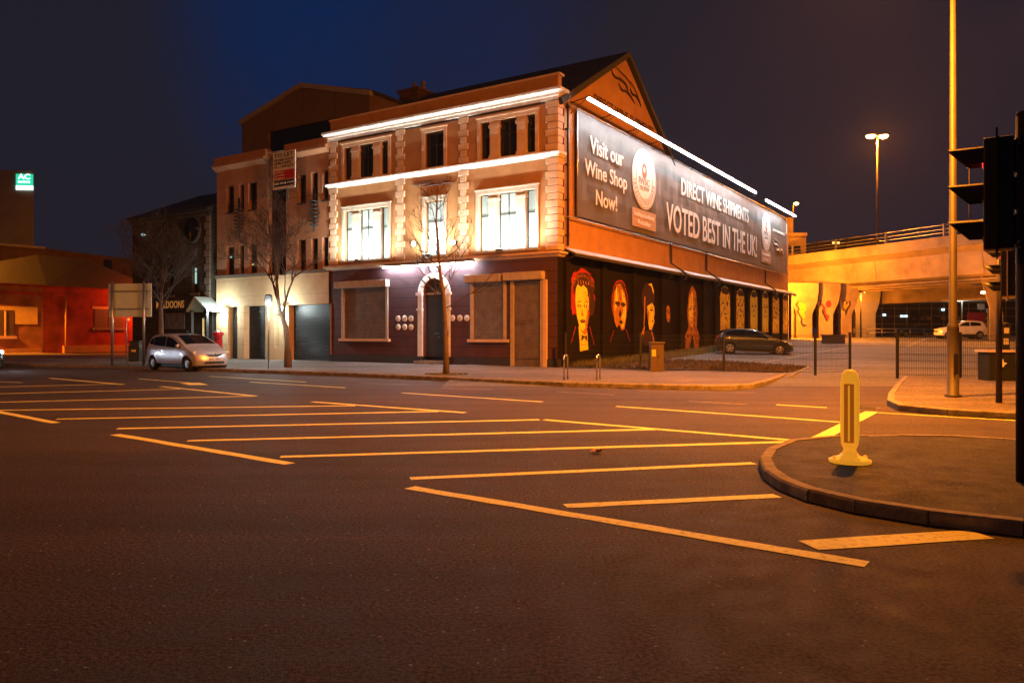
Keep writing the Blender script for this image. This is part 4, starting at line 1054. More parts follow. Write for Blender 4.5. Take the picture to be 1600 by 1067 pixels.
for h, m_ in ((w1, 'dark_glass'), (w2, 'dark_glass'), (w3, 'dark_glass')):
    mb = MB(); mb.box(h[0], .25, h[2], h[1], .28, h[3]); f = mb.build('window', m_, Pb)
    mb = MB(); mb.box(h[0] - .1, -.08, h[2] - .15, h[1] + .1, .1, h[2]); mb.box(h[0] + (h[1] - h[0]) * .47, .2, h[2], h[0] + (h[1] - h[0]) * .53, .248, h[3]); mb.build('sill', 'concrete_dark', f)
xw, zw = fr(305.5, 430, .23); mb = MB(); mb.box(xw - .13, .2, zw - .5, xw + .10, .24, zw + .5); mb.build('lit_pane', 'window_cyan', Pb)
# shopfront
sx0, sx1 = fr(247, 500)[0], fr(291, 500)[0]; zsg = fr(270, 484)[1]
mb = MB(); mb.box(sx0 - .3, -.18, zsg - .1, sx1 + .2, 0, zsg + .75); mb.build('fascia', 'black_paint', Pb)
letter('MULDOONS', Pb, 'gold_letter', (fr(244.5, 480, -.2)[0], -.2, zsg + .1), X3, Z3, fr(287.5, 480, -.2)[0] - fr(244.5, 480, -.2)[0], .42)
mb = MB(); mb.box(fr(259, 500)[0], -.06, fr(275, 514)[1], fr(289, 500)[0], .02, zsg - .2); mb.build('shop_window', 'window_cream', Pb)
mb = MB(); mb.box(sx0 - .3, -.1, 0, sx1 + .2, .01, fr(275, 516)[1]); mb.build('stall_riser', 'black_paint', Pb)
# porch
xa_, xb_ = fr(293, 480, -1)[0], fr(326, 480, -1)[0]; zpz = fr(310, 484, -1)[1]; xm = (xa_ + xb_) / 2
mb = MB(); mb.ext([(xa_, -1.1, zpz), (xm - .2, -1.1, zpz + .75), (xb_, -1.1, zpz), (xb_, -1.1, zpz - .1), (xm - .2, -1.1, zpz + .6), (xa_, -1.1, zpz - .1)], (0, 1.1, 0)); pr = mb.build('porch_roof', 'sign_back', Pb)
mb = MB(); mb.box(xa_ + .2, -1.0, 0, xa_ + .35, -.85, zpz); mb.box(xb_ - .35, -1, 0, xb_ - .2, -.85, zpz); mb.box(xa_ + .2, -.1, 0, xa_ + 1.0, 0, zpz); mb.build('porch_post', 'black_paint', Pb)
mb = MB(); q0, q1 = fr(316.5, 500, -.1)[0], fr(325, 500, -.1)[0]; mb.box(q0, -.1, PAV, q1, -.05, fr(320, 497, -.1)[1]); mb.build('lit_doorway', 'window_dim', Pb)
x, z = fr(223, 367, -.2); mb = MB(); mb.lathe([(0, -.1), (.12, 0), (0, .12)], 8, 0, (x, -.2, z)); mb.tube([(x, -.2, z), (x, .05, z)], .02, 5, 0); mb.build('corner_lamp', 'cyan_dot', Pb)

# ================================================================== left: brick lodge, warehouse, tower
Lg = thing('brick_lodge', 'low red brick lodge with hipped slate roof and a yellow painted band', 'building')
c0 = at(67, 58); rA = (at(-40, 54) - c0).normalized(); rB = (at(232, 66) - c0).normalized()
eh = zy(446, 58)
def seg_wall(mb, A, B, z0, z1, mi=0, th=.0): mb.face([(A.x, A.y, z0), (B.x, B.y, z0), (B.x, B.y, z1), (A.x, A.y, z1)], mi)
Lp = c0 + rA * 9; Rp = c0 + rB * 10.5
mb = MB(); seg_wall(mb, Lp, c0, 0, eh); mb.build('wall', 'orange_lit_brick', Lg, 'brick wall coloured as if lit orange')
mb = MB(); seg_wall(mb, c0, Rp, 0, eh); mb.build('wall', 'red_glow_brick', Lg, 'red brick wall deepened by a painted red glow')
nA = Vector((rA.y, -rA.x, 0)); nA = nA if nA.y < 0 else -nA
nB = Vector((rB.y, -rB.x, 0)); nB = nB if nB.y < 0 else -nB
def pbox(mb, base, dirv, nrm_, a, b, z0, z1, t=.06, mi=0):
    p = [base + dirv * a, base + dirv * b]
    mb.ext([(p[0].x, p[0].y, z0), (p[1].x, p[1].y, z0), (p[1].x, p[1].y, z1), (p[0].x, p[0].y, z1)], nrm_ * t, mi)
zz = lambda py: zy(py, 58)
mb = MB(); pbox(mb, c0, rA, nA, .4, 2.0, zz(507), zz(480), .03); pbox(mb, c0, rA, nA, 3.3, 8, zz(507), zz(480), .03); pbox(mb, c0, rA, nA, 2.0, 3.3, zz(486), zz(480), .03); mb.build('painted_band', 'yellow_band', Lg); mb = MB(); pbox(mb, c0, rB, nB, 3.9, 7.0, zz(480), zz(476), .05); mb.build('lintel', 'yellow_band', Lg)
for base, dv, nv, a, b, z0, z1 in ((c0, rA, nA, 2.05, 3.25, zz(525), zz(487)), (c0, rB, nB, 4.1, 6.6, zz(511), zz(480))):
    mb = MB(); pbox(mb, base, dv, nv, a, b, z0, z1, .04); f = mb.build('window', 'cabinet_brown', Lg)
    mb = MB(); pbox(mb, base, dv, nv, a - .15, b + .15, z0 - .2, z0, .14); pbox(mb, base, dv, nv, (a + b) / 2 - .04, (a + b) / 2 + .04, z0, z1, .07); mb.build('sill', 'stucco_light' if dv is rA else 'concrete_dark', f)
mb = MB()
for dv, nv, L in ((rA, nA, 9), (rB, nB, 10.5)):
    pbox(mb, c0, dv, nv, -.1, L, eh - .75, eh - .55, .12); pbox(mb, c0, dv, nv, -.12, L, eh - .12, eh + .05, .25)
mb.build('eaves_band', 'red_glow_brick', Lg)
mb = MB(); mb.tube([c0 + rB * 1.7 + nB * .1 + Z3 * .1, c0 + rB * 1.7 + nB * .1 + Z3 * (eh - .8)], .06, 8); mb.build('downpipe', 'stucco', Lg)
mb = MB(); pbox(mb, c0, rB, nB, 1.5, 10.5, .05, .6, .25); mb.build('plinth', 'stucco', Lg); mb = MB(); pbox(mb, c0, rA, nA, .2, 9, .05, .45, .25); mb.build('plinth', 'stucco', Lg)
mb = MB(); far = Lp + rB * 10.5; ap1 = c0.lerp(far, .38) + Z3 * (eh + 2.6); ap2 = Rp.lerp(Lp + rB * 10.5, .5).lerp(c0.lerp(far, .5), .3) + Z3 * (eh + 2.6)
e = lambda p: p + Z3 * eh
ap1 = (c0 + rA * 4.5 + rB * 4.2) + Z3 * (eh + 2.3); ap2 = (c0 + rA * 4.5 + rB * 8.2) + Z3 * (eh + 2.3)
cc, cl, cr, cf = [e(p + d_) for p, d_ in ((c0, nA * .25 + nB * .25), (Lp, nA * .25), (Rp, nB * .25), (far, Vector((0, 0, 0))))]
mb.face([cc, cl, ap1]); mb.face([cc, cr, ap2, ap1]); mb.face([cr, cf, ap2]); mb.face([cl, cf, ap2, ap1]); mb.build('roof', 'slate', Lg)
mb = MB(); p = c0 + rA * 5.3 + nA * .15 + Z3 * zz(470); mb.lathe([(0, -.12), (.15, 0), (0, .14)], 8, 0, p); mb.build('bulkhead_lamp', 'amber_sign', Lg)
# lit small lamp beside the brick window
mb = MB(); p = c0 + rB * 7.05 + nB * .12 + Z3 * zz(497); mb.lathe([(0, -.12), (.15, 0), (0, .14)], 8, 0, p); mb.build('bulkhead_lamp', 'amber_sign', Lg)

mb = MB(); p = c0 + rB * 8.4 + nB * .2 + Z3 * zz(462); mb.lathe([(0, -.12), (.15, 0), (0, .14)], 8, 0, p); mb.build('bulkhead_lamp', 'signal_red', Lg, 'added red lamp under the eaves')
light('POINT', 'lamp', 1500, (1, .10, .02), p + nB * 1.6 - Z3 * .2, Lg, .2)  # no known source here; lamp added to redden the lodge wall
Wh = thing('warehouse', 'large dark brick warehouse rising behind the lodge', 'building', at(20, 84))
o2 = Wh.location
pts = [at(-260, 70) - o2, at(70, 84) - o2, at(232, 96) - o2]
mb = MB(); zt0, zt1, zt2 = zy(372, 70), zy(388, 84), zy(409, 96)
mb.face([(pts[0].x, pts[0].y, 0), (pts[1].x, pts[1].y, 0), (pts[1].x, pts[1].y, zt1), (pts[0].x, pts[0].y, zt1)])
mb.face([(pts[1].x, pts[1].y, 0), (pts[2].x, pts[2].y, 0), (pts[2].x, pts[2].y, zt1 - .3), (pts[1].x, pts[1].y, zt1)])
mb.face([(pts[0].x, pts[0].y, zt1), (pts[1].x, pts[1].y, zt1), (pts[2].x, pts[2].y, zt1 - .3), (pts[2].x, pts[2].y + 20, zt1), (pts[0].x, pts[0].y + 30, zt1)])
mb.face([(pts[2].x, pts[2].y, 0), (pts[2].x, pts[2].y + 20, 0), (pts[2].x, pts[2].y + 20, zt1), (pts[2].x, pts[2].y, zt1 - .3)])
mb.build('wall', 'warehouse_brick', Wh)
mb = MB(); d = (pts[1] - pts[0]).normalized(); n = Vector((d.y, -d.x, 0))
mb.ext([(pts[0].x, pts[0].y, zt1 - .1), (pts[1].x, pts[1].y, zt1 - .1), (pts[1].x, pts[1].y, zt1 + .15), (pts[0].x, pts[0].y, zt1 + .15)], n * .2); mb.build('coping', 'concrete_grey', Wh)
q = at(164, 91, 0) - o2; mb = MB(); mb.box(q.x - .7, q.y - .6, zy(397, 88) - 1.6 - .4, q.x + .7, q.y + .1, zy(397, 88) - .4); mb.build('window', 'dark_glass', Wh)
Tw = thing('tower_block', 'grey concrete tower with a lit green sign near its top corner', 'building', at(0, 92))
mb = MB(); xr = at(53, 92).x - Tw.location.x; zt = zy(267, 92); mb.ext([(-60, -8, 0), (xr, 0, 0), (xr - 10, 14, 0), (-60, 14, 0)], (0, 0, zt)); mb.build('wall', 'concrete_grey', Tw)
a = Vector((-60, -8, 0)); b = Vector((xr, 0, 0)); dv = (b - a).normalized(); nv = Vector((dv.y, -dv.x, 0))
s0 = b - dv * 1.95 + nv * .08; zs0, zs1 = zy(297.5, 92), zy(273, 92)
def plate(nm, u0, u1, z0, z1, m_, t=.06, off=0):
    mb = MB(); p0 = s0 + dv * u0 + nv * off; p1 = s0 + dv * u1 + nv * off
    mb.ext([(p0.x, p0.y, z0), (p1.x, p1.y, z0), (p1.x, p1.y, z1), (p0.x, p0.y, z1)], nv * t); return mb.build(nm, m_, Tw)
zm = zs0 + (zs1 - zs0) * .28
plate('green_sign', 0, 1.9, zm, zs1, 'green_sign'); plate('white_strip', 0, 1.9, zs0, zm - .02, 'white_sign')
p = s0 + nv * .07 + dv * .25
letter('AC', Tw, 'white_sign', (p.x, p.y, zm + .75), dv, Z3, 1.35, .62, .03)
p = s0 + nv * .07 + dv * .2
letter('CENTRE', Tw, 'white_sign', (p.x, p.y, zm + .2), dv, Z3, 1.5, .3, .03) if False else None
mb = MB(); 
for k in range(5): p0 = s0 + nv * .07 + dv * (.25 + k * .28); mb.box(p0.x, p0.y - .03, zm + .3, p0.x + .2, p0.y, zm + .52)
mb.build('sign_marks', 'white_sign', Tw)

# ================================================================== VIADUCT
r0 = Vector((36.75, 60, 0)); bd = Vector((-.408, .913, 0)); bn = Vector((.913, .408, 0))
Vd = thing('road_viaduct', 'concrete road viaduct lit orange, crossing behind the car park on fanned piers', 'bridge', r0)
def vp(k, o, z): return bd * k + bn * o + Z3 * z
prof = [(-1.15, 9.05), (-1.15, 8.45), (-.95, 8.4), (-.05, 8.05), (.25, 6.25), (1.3, 6.05), (9.5, 6.1), (11, 8.3), (11, 9.05)]
Kk = [-60, -40, -20, 0, 20, 40, 70]
mb = MB()
for (k0, k1) in zip(Kk, Kk[1:]):
    for (a, b) in zip(prof, prof[1:]):
        mb.face([vp(k0, *a), vp(k1, *a), vp(k1, *b), vp(k0, *b)])
    mb.face([vp(k0, -1.15, 9.05), vp(k1, -1.15, 9.05), vp(k1, 11, 9.05), vp(k0, 11, 9.05)])
mb.build('deck', 'concrete', Vd)
mb = MB()
for k in Kk[1:-1] + [-10, 10, 30]: mb.ext([vp(k, -.02, 8.03), vp(k, .22, 6.22), vp(k, .18, 6.22), vp(k, -.06, 8.03)], bd * .06)
mb.build('deck_joints', 'concrete_dark', Vd)
mb = MB(); mb.ext([vp(-60, -1.2, 9.05), vp(-60, -.8, 9.05), vp(-60, -.8, 9.35), vp(-60, -1.2, 9.35)], bd * 130); mb.build('edge_kerb', 'concrete', Vd)
# service pipes under the edge
mb = MB()
for o, z in ((1.0, 5.9), (1.5, 5.7), (2.1, 5.55)): mb.tube([vp(-1, o, z), vp(45, o, z)], .11, 6)
mb.build('service_pipe', 'concrete', Vd)
# railing
mb = MB(); k = -58
while k < 68:
    mb.box(*(vp(k, -1.0, 9.35) - Vector((.07, .07, 0))), *(vp(k, -1.0, 10.35) + Vector((.07, .07, 0)))); k += 5.5
for z in (9.65, 9.95, 10.3): mb.tube([vp(-58, -1, z), vp(68, -1, z)], .022, 6)
mb.build('railing', 'galvanised', Vd)
# fanned piers with painted shapes
def pier(pxl, pxr, bl, br, Y, pt, pb, m_='concrete', th=1.3):
    z1 = 6.3; z0 = fz(Y) - .3; zm = zy(491, Y) ; zq = zy(473, Y)
    A, B, c_, d_ = at(bl, Y), at(br, Y), at(pxr, Y), at(pxl, Y)
    p = [(A.x, A.y, z0), (B.x, B.y, z0), (B.x, B.y, zm), ((B.x + c_.x * 1.0) / 2 + .15, B.y, zq), (c_.x, c_.y, zq + 1.0), (c_.x, c_.y, z1), (d_.x, d_.y, z1), (d_.x, d_.y, zq + 1.0), ((A.x + d_.x) / 2 - .15, A.y, zq), (A.x, A.y, zm)]
    mb = MB(); mb.ext([tuple(Vector(q) - r0) for q in p], (.25, th, 0)); return mb.build('pier', m_, Vd)
YP = 72.0
pr1 = pier(1236, 1279, 1246, 1269, YP, 461, 525); pr2 = pier(1279.5, 1313.5, 1280, 1301.5, YP + .3, 459, 525); pr3 = pier(1314, 1342, 1314.5, 1331, YP + .6, 460, 525)
pier(1228, 1237, 1226, 1240, YP + .4, 460, 525)
pier(1333, 1376, 1337, 1368, 82, 475, 525, 'concrete_grey')
def pshape(pts, Y, m_, parent, dy):
    mb = MB(); mb.ext([tuple(Vector(((a - 800) / F * Y, Y - dy, zy(b, Y))) - r0) for a, b in pts], (0, .015, 0)); mb.build('painted_shape', m_, parent)
ink = 'black_paint'
pshape([(1242, 476), (1247, 470), (1248, 472), (1245, 477), (1250, 484), (1247, 486), (1254, 498), (1252, 499), (1244, 486), (1247, 483)], YP, ink, pr1, .03)
pshape([(1247, 472), (1257, 474), (1262, 482), (1256, 488), (1259, 496), (1254, 498), (1247, 485), (1250, 483)], YP, 'paint_amber', pr1, .02)
pshape([(1252, 496), (1250, 504), (1254, 510), (1260, 508), (1254, 506), (1253, 500)], YP, ink, pr1, .045)
pshape([(1280, 470), (1284, 469), (1282, 472), (1288, 482), (1285, 483), (1293, 502), (1291, 502), (1283, 486), (1286, 482)], YP + .3, ink, pr2, .03)
pshape([(1283, 472), (1289, 480), (1290, 490), (1296, 494), (1293, 501), (1286, 484)], YP + .3, 'paint_red', pr2, .02)
pshape([(1294.5 + 4.5 * math.cos(t * .524), 475 + 5.5 * math.sin(t * .524)) for t in range(12)], YP + .3, 'paint_red', pr2, .02)
pshape([(1316, 470), (1321, 468), (1323, 474), (1328, 469), (1329, 476), (1324, 484), (1321, 494), (1320, 486), (1316, 484), (1318, 477)], YP + .6, ink, pr3, .03)
pshape([(1318, 472), (1321, 470), (1322, 477), (1326, 472), (1327, 476), (1321, 484), (1318, 482)], YP + .6, 'paint_amber', pr3, .045)
# big curved pier on the right
Y5 = 61.0
pr5 = [(1547, 540), (1567, 540), (1567.5, 490), (1564, 474), (1556, 458), (1549, 446), (1546, 430), (1532, 430), (1536, 446), (1541, 462), (1546, 478), (1547, 492)]
mb = MB(); mb.ext([tuple(Vector(((a - 800) / F * Y5, Y5, zy(b, Y5))) - r0) for a, b in pr5], (1.3, 2.2, 0)); mb.build('pier', 'concrete', Vd)
mb = MB(); mb.ext([tuple(Vector(((a - 800) / F * Y5, Y5 - .03, zy(b, Y5))) - r0) for a, b in ((1554, 535), (1556, 535), (1555, 485), (1540, 450), (1538, 450), (1553, 487))], (0, .03, 0)); mb.build('drain_pipe', 'concrete_dark', Vd)
p = Vector(((1536 - 800) / F * 59.5, 59.5, zy(457, 59.5))) - r0
mb = MB(); mb.lathe([(0, -.1), (.14, -.06), (.17, 0), (.1, .08)], 12, 0, p); lm = mb.build('pier_lamp', 'sodium_lens_far', Vd)
light('POINT', 'lamp', 1300, SODIUM, p + Vector((-.6, -1.2, -.3)), Vd, .15)
# lower beam behind
V2 = thing('rear_viaduct', 'darker concrete beam of a second viaduct behind the first', 'bridge', at(1478, 76))
a, b = Vector((0, 0, 0)), at(1330, 86) - V2.location; d = (b - a).normalized()
mb = MB(); n = Vector((-d.y, d.x, 0)); n = n if n.y > 0 else -n
mb.ext([a - d * 40 + Z3 * 4.75, b + d * 25 + Z3 * 4.75, b + d * 25 + Z3 * 7.6, a - d * 40 + Z3 * 7.6], n * 6); mb.build('deck', 'concrete', V2)
# elevated ramp far left of the viaduct
Rm = thing('ramp_tower', 'yellow lit concrete stair tower beyond the end of the mural wall', 'building', at(1241, 84))
mb = MB(); mb.box(-3.0, -1, 0, .9, 3, zy(371, 84)); mb.box(-3, -1.2, zy(371, 84), .95, 3, zy(366, 84)); mb.box(-3, -.5, zy(366, 84), -.3, 2.5, zy(341, 84)); mb.build('wall', 'concrete', Rm)
mb = MB(); mb.box(-2.6, -1.06, zy(397, 84), .3, -.99, zy(386, 84)); mb.build('opening', 'dark_glass', Rm)
mb = MB()
for k in range(6): mb.box(-2.8 + k * .42, -.55, zy(366, 84), -2.74 + k * .42, -.5, zy(343, 84))
mb.build('louvre', 'concrete_dark', Rm)

# ------------------------------------------------------------------ street lamps
def lamp_double(px, Y, ztop, zbase, name, lab, pw, arm=.7, r=.09, spread=None, lens='sodium_lens_far', col=SODIUM, lr=1.0):
    t = thing(name, lab, 'street lamp', at(px, Y, zbase))
    h = ztop - zbase
    mb = MB(); mb.tube([(0, 0, 0), (0, 0, h)], [r * 1.3, r * .7], 8); mb.build('column', 'column_paint', t)
    mb = MB()
    for s_ in (-1, 1): mb.tube([(0, 0, h - .1), (s_ * arm * .5, 0, h), (s_ * arm, 0, h)], r * .5, 6); mb.ext([(s_ * arm * .6, -.16, h - .02), (s_ * arm * 1.35, -.16, h - .02), (s_ * arm * 1.35, .16, h - .02), (s_ * arm * .6, .16, h - .02)], (0, 0, .12))
    mb.build('lamp_head', 'column_paint', t)
    for s_ in (-1, 1): mb = MB(); mb.lathe([(0, -.2 * lr), (.2 * lr, -.14 * lr), (.28 * lr, -.02), (.05, -.015)], 12, 0, (s_ * arm, 0, h)); mb.build('lens', lens, t)
    if pw: light('POINT', 'lamp', pw, col, (0, -.1, h - .5), t, .25)
    return t
lamp_double(1370.5, 74, zy(212, 74), 8.9, 'street_lamp', 'tall twin sodium street lamp rising above the viaduct', 30000, arm=.62, lr=1.6)
lamp_double(1345, 79, zy(454, 79), fz(79), 'street_lamp', 'short twin sodium lamp beside the piers under the viaduct', 2500, arm=.38, r=.07)
# small single lamp by the stair tower, thin column behind the signals
t = thing('street_lamp', 'single sodium street lamp glowing above the stair tower', 'street lamp', at(1239, 86, 5))
h = zy(318, 86) - 5
mb = MB(); mb.tube([(0, 0, 0), (0, 0, h - .3), (.1, 0, h), (.3, 0, h + .05)], .07, 6); mb.build('column', 'column_paint', t)
mb = MB(); mb.lathe([(0, -.2), (.24, -.1), (.28, .02), (.1, .1), (0, .12)], 12, 0, (.35, 0, h)); mb.build('lens', 'sodium_lens_far', t)
light('POINT', 'lamp', 1200, SODIUM, (.4, -.4, h - .4), t, .25)
t = thing('street_lamp', 'distant dark lamp column standing on the viaduct', 'street lamp', at(1515, 66, 9.0)); h = zy(262, 66) - 9
mb = MB(); mb.tube([(0, 0, 0), (0, 0, h)], [.08, .05], 6); mb.build('column', 'column_paint', t)
mb = MB(); mb.box(-.05, -.4, h, .05, .3, h + .08); mb.build('lamp_head', 'column_paint', t)
t = thing('street_lamp', 'cool white lamp on a pale pole behind the white hatchback', 'street lamp', at(1503, 76, fz(76))); h = zy(466, 76) - fz(76)
mb = MB(); mb.tube([(0, 0, 0), (0, 0, h), (-.4, 0, h + .05)], .07, 6); mb.build('column', 'galvanised', t)
mb = MB(); mb.lathe([(0, -.14), (.28, -.06), (.3, .03), (0, .08)], 12, 0, (-.5, 0, h)); mb.build('lens', 'cool_lens', t)
light('POINT', 'lamp', 300, (.8, 1.0, .9), (-.5, -.4, h - .4), t, .2)

def column_lamp(loc, h, armdir, lab, pw, col=SODIUM, aim=None, cone=150):
    t = thing('street_lamp', lab, 'street lamp', loc, 0, 'tall sodium lamp columns around the junction')
    mb = MB(); mb.lathe([(.17, 0), (.165, .05), (.125, .06), (.12, 1.5), (.114, 1.58), (.086, 1.62), (.048, h)], 18); c_ = mb.build('column', 'column_paint', t)
    mb = MB(); mb.box(-.05, -.128, .5, .05, -.112, .95); mb.build('hatch', 'column_paint', c_)
    a = Vector(armdir).normalized(); e = a * 1.6
    mb = MB(); mb.tube([(0, 0, h - .1), a * .3 + Z3 * (h + .25), e + Z3 * (h + .45)], .04, 8); mb.build('arm', 'column_paint', t)
    mb = MB(); c = e + a * .35 + Z3 * (h + .47)
    n_ = Vector((-a.y, a.x, 0))
    mb.ext([c - a * .4 - n_ * .14, c + a * .4 - n_ * .12, c + a * .4 + n_ * .12, c - a * .4 + n_ * .14], (0, 0, .14)); hd = mb.build('lamp_head', 'column_paint', t)
    mb = MB(); mb.ext([c - a * .3 - n_ * .1 - Z3 * .08, c + a * .3 - n_ * .1 - Z3 * .08, c + a * .3 + n_ * .1 - Z3 * .08, c - a * .3 + n_ * .1 - Z3 * .08], (0, 0, .078)); mb.build('lens', 'sodium_lens', hd)
    light('SPOT' if aim else 'POINT', 'lamp', pw, col, c - Z3 * .35, t, .18, aim, cone, 1.0)
    return t
pc = gd(1489, 620, PAV)
column_lamp(Vector((21.6, 68.6, fz(68.6))), 4.8, (1, .25, 0), 'unseen sodium lamp column added behind the far end of the mural building', 30000)  # hidden from view; added to brighten the viaduct fascia and piers
column_lamp(pc, 10.3, (-.75, -.35, 0), 'tall grey lamp column with a thicker base on the right-hand pavement', P_STREET, aim=(-.36, .40, -1), cone=163)
column_lamp(Vector((-27, 13, 0)), 10.5, (1, .35, 0), 'assumed sodium lamp column, unseen, out beyond the left of the road', 4200)  # unseen lamp, assumed from the orange light on the building fronts
column_lamp(Vector((18.5, 22.5, PAV)), 12.0, (-.6, .8, 0), 'assumed sodium lamp column, unseen, beside the car park fence on the right', 19000, aim=(-.42, 1, -.7), cone=128)  # assumed lamp outside the view, lights the side wall and murals
column_lamp(at(-190, 50), 8.0, (.8, -.2, 0), 'assumed sodium lamp column, unseen, in front of the brick lodge', 34000, aim=(.35, 1, -.45), cone=130)  # lamp out of view, assumed as the source of the lodge's orange light

# ------------------------------------------------------------------ background beyond the viaduct
G = thing('glazed_office', 'dark gridded office block seen beneath the viaduct', 'building', at(1455, 118, 1.2))
mb = MB(); mb.box(-9.5, 0, 0, 14, 8, 14); mb.build('wall', 'black_paint', G)
mb = MB()
for k in range(13): mb.box(-9.5 + k * 1.9, -.08, 0, -9.42 + k * 1.9, 0, 13)
for k in range(8): mb.box(-9.5, -.1, .6 + k * 1.2, 14, 0, .68 + k * 1.2)
mb.build('mullions', 'concrete_grey', G)
mb = MB()
for x, z in ((-4.8, 2.9), (-4.2, 2.9), (-7.5, 3.1), (1.5, 3.9)): mb.box(x, -.2, z, x + .45, -.12, z + .3)
mb.build('lit_window', 'cyan_dot', G)
mb = MB(); mb.box(2.2, -.2, 7.6, 2.5, -.12, 7.8); mb.build('exit_lamp', 'green_dot', G)
mb = MB(); q = MB()
for k in range(12):
    if k in (3, 7): continue
    mb.box(-3 + k * 1.1, -.22, 2.5, -2.3 + k * 1.1, -.12, 2.85)
mb.build('blind_row', 'concrete_grey', G)
t = thing('round_sign', 'round amber lit sign hanging in the dark beneath the viaduct', 'sign', at(1423.5, 108, zy(455, 108)))
mb = MB(); mb.lathe([(0, -.15), (.62, -.15), (.68, -.1), (.68, .1)], 20, 0, (0, 0, .2), 'Y'); mb.build('sign_disc', 'amber_sign', t)
mb = MB()
for z in (-.1, .2, .45): mb.box(-.55, -.18, z, .5, -.155, z + .06)
mb.tube([(0, .05, .3), (0, .05, -zy(455, 108) + 1.2)], .08, 6); mb.build('sign_bars', 'dark_metal', t)
t = thing('roadside_hoarding', 'dark red hoarding beside a yellow post under the viaduct', 'sign', at(1524, 80, fz(80)))
mb = MB(); mb.box(-.8, -.05, 1.4, 1.0, .05, 2.6); mb.build('panel', 'sign_red', t)
mb = MB(); mb.box(-.7, -.02, 0, -.6, .03, 1.4); mb.box(.8, -.02, 0, .9, .03, 1.4); mb.box(1.25, -.1, 0, 1.4, .1, 2.6); mb.build('post', 'yellow_band', t)
mb = MB(); mb.box(1.15, -.12, 2.6, 1.6, .1, 3.0); mb.box(.2, -.1, 2.9, .9, .0, 3.5); mb.build('sign_plate', 'sign_white', t)
t = thing('rooftop_sign', 'far orange illuminated lettering beyond the viaduct railing', 'sign', at(1305, 150, zy(384, 150)))
letter('HAMS', t, 'letters_glow', (-.9, -.5, .2), X3, Z3, 1.6, .55, .05) if False else None
mb = MB()
for k in range(4): mb.box(-.7 + k * .36, -.5, .25, -.45 + k * .36, -.42, .7)
mb.build('lettering', 'letters_glow', t)
mb = MB(); mb.box(-3.3, 0, -16, 2.2, 6, .9); mb.box(-.8, -.42, .1, .8, 0, .2); mb.build('block', 'warehouse_brick', t)
t = thing('domed_hall', 'dim domed roof beyond the viaduct, barely lit', 'building', at(1338, 160, 1.2))
mb = MB(); mb.lathe([(7.5, 0), (7.5, 17.0), (6, 18.8), (4, 20), (0, 20.8)], 20); mb.build('hall', 'concrete_dark', t)

t = thing('planter', 'dark wooden planter box standing before the fanned piers', 'planter', gt(1302, 537))
mb = MB(); mb.box(-.72, -.3, 0, .72, .3, .62); mb.box(-.76, -.34, .55, .76, .34, .66); mb.box(-.78, -.2, 0, -.72, .2, .4); mb.box(.72, -.2, 0, .78, .2, .4); mb.build('box', 'cabinet_brown', t)
mb = MB(); mb.box(-.68, -.28, .6, .68, .28, .67); mb.build('soil', 'soil', t)
# low guard rail far under the bridge
t = thing('guard_rail', 'low metal guard rail along the road under the viaduct', 'barrier', at(1400, 82, fz(82)))
mb = MB(); mb.tube([(-4.5, 0, .9), (6, 0, .9)], .04, 6); mb.tube([(-4.5, 0, .5), (6, 0, .5)], .03, 6)
for k in range(8): mb.tube([(-4.5 + k * 1.5, 0, -.02), (-4.5 + k * 1.5, 0, .95)], .035, 6)
mb.build('rails', 'galvanised', t)

# ------------------------------------------------------------------ mesh fence
def fence(posts, lab, extra=()):
    base = posts[0]; t = thing('mesh_fence', lab, 'fence', base)
    H_ = 1.38
    for a, b in zip(posts, posts[1:]):
        if (a, b) in extra: continue
        L = (b - a).length; d = (b - a) / L; mb = MB(); n = int(L / .05)
        for i in range(1, n):
            p = a + d * (L * i / n) - base; w_ = d * .0042
            mb.face([p - w_ + Z3 * .06, p + w_ + Z3 * .06, p + w_ + Z3 * (H_ - .02), p - w_ + Z3 * (H_ - .02)])
        for z in (.08, .3, .52, .74, .96, 1.18, 1.34): mb.tube([a - base + Z3 * z, b - base + Z3 * z], .006, 4, cap=False)
        mb.build('mesh_panel', 'dark_metal', t)
    for p in posts:
        mb = MB(); q = p - base; mb.box(q.x - .035, q.y - .035, -.05, q.x + .035, q.y + .035, H_ + .05); mb.box(q.x - .04, q.y - .04, H_ + .05, q.x + .04, q.y + .04, H_ + .07); mb.build('post', 'dark_metal', t)
fb = lambda px, Y: at(px, Y, PAV - .01)
fence([fb(884, 31.0), fb(1001, 29.6), fb(1131, 28.6), fb(1274, 26.3), fb(1328, 26.7)], 'black steel mesh fence between the mural wall and the car park entrance')
fence([fb(1402, 25.0), fb(1500, 24.3), fb(1592, 23.7), fb(1720, 22.8)], 'black steel mesh fence to the right of the car park entrance')

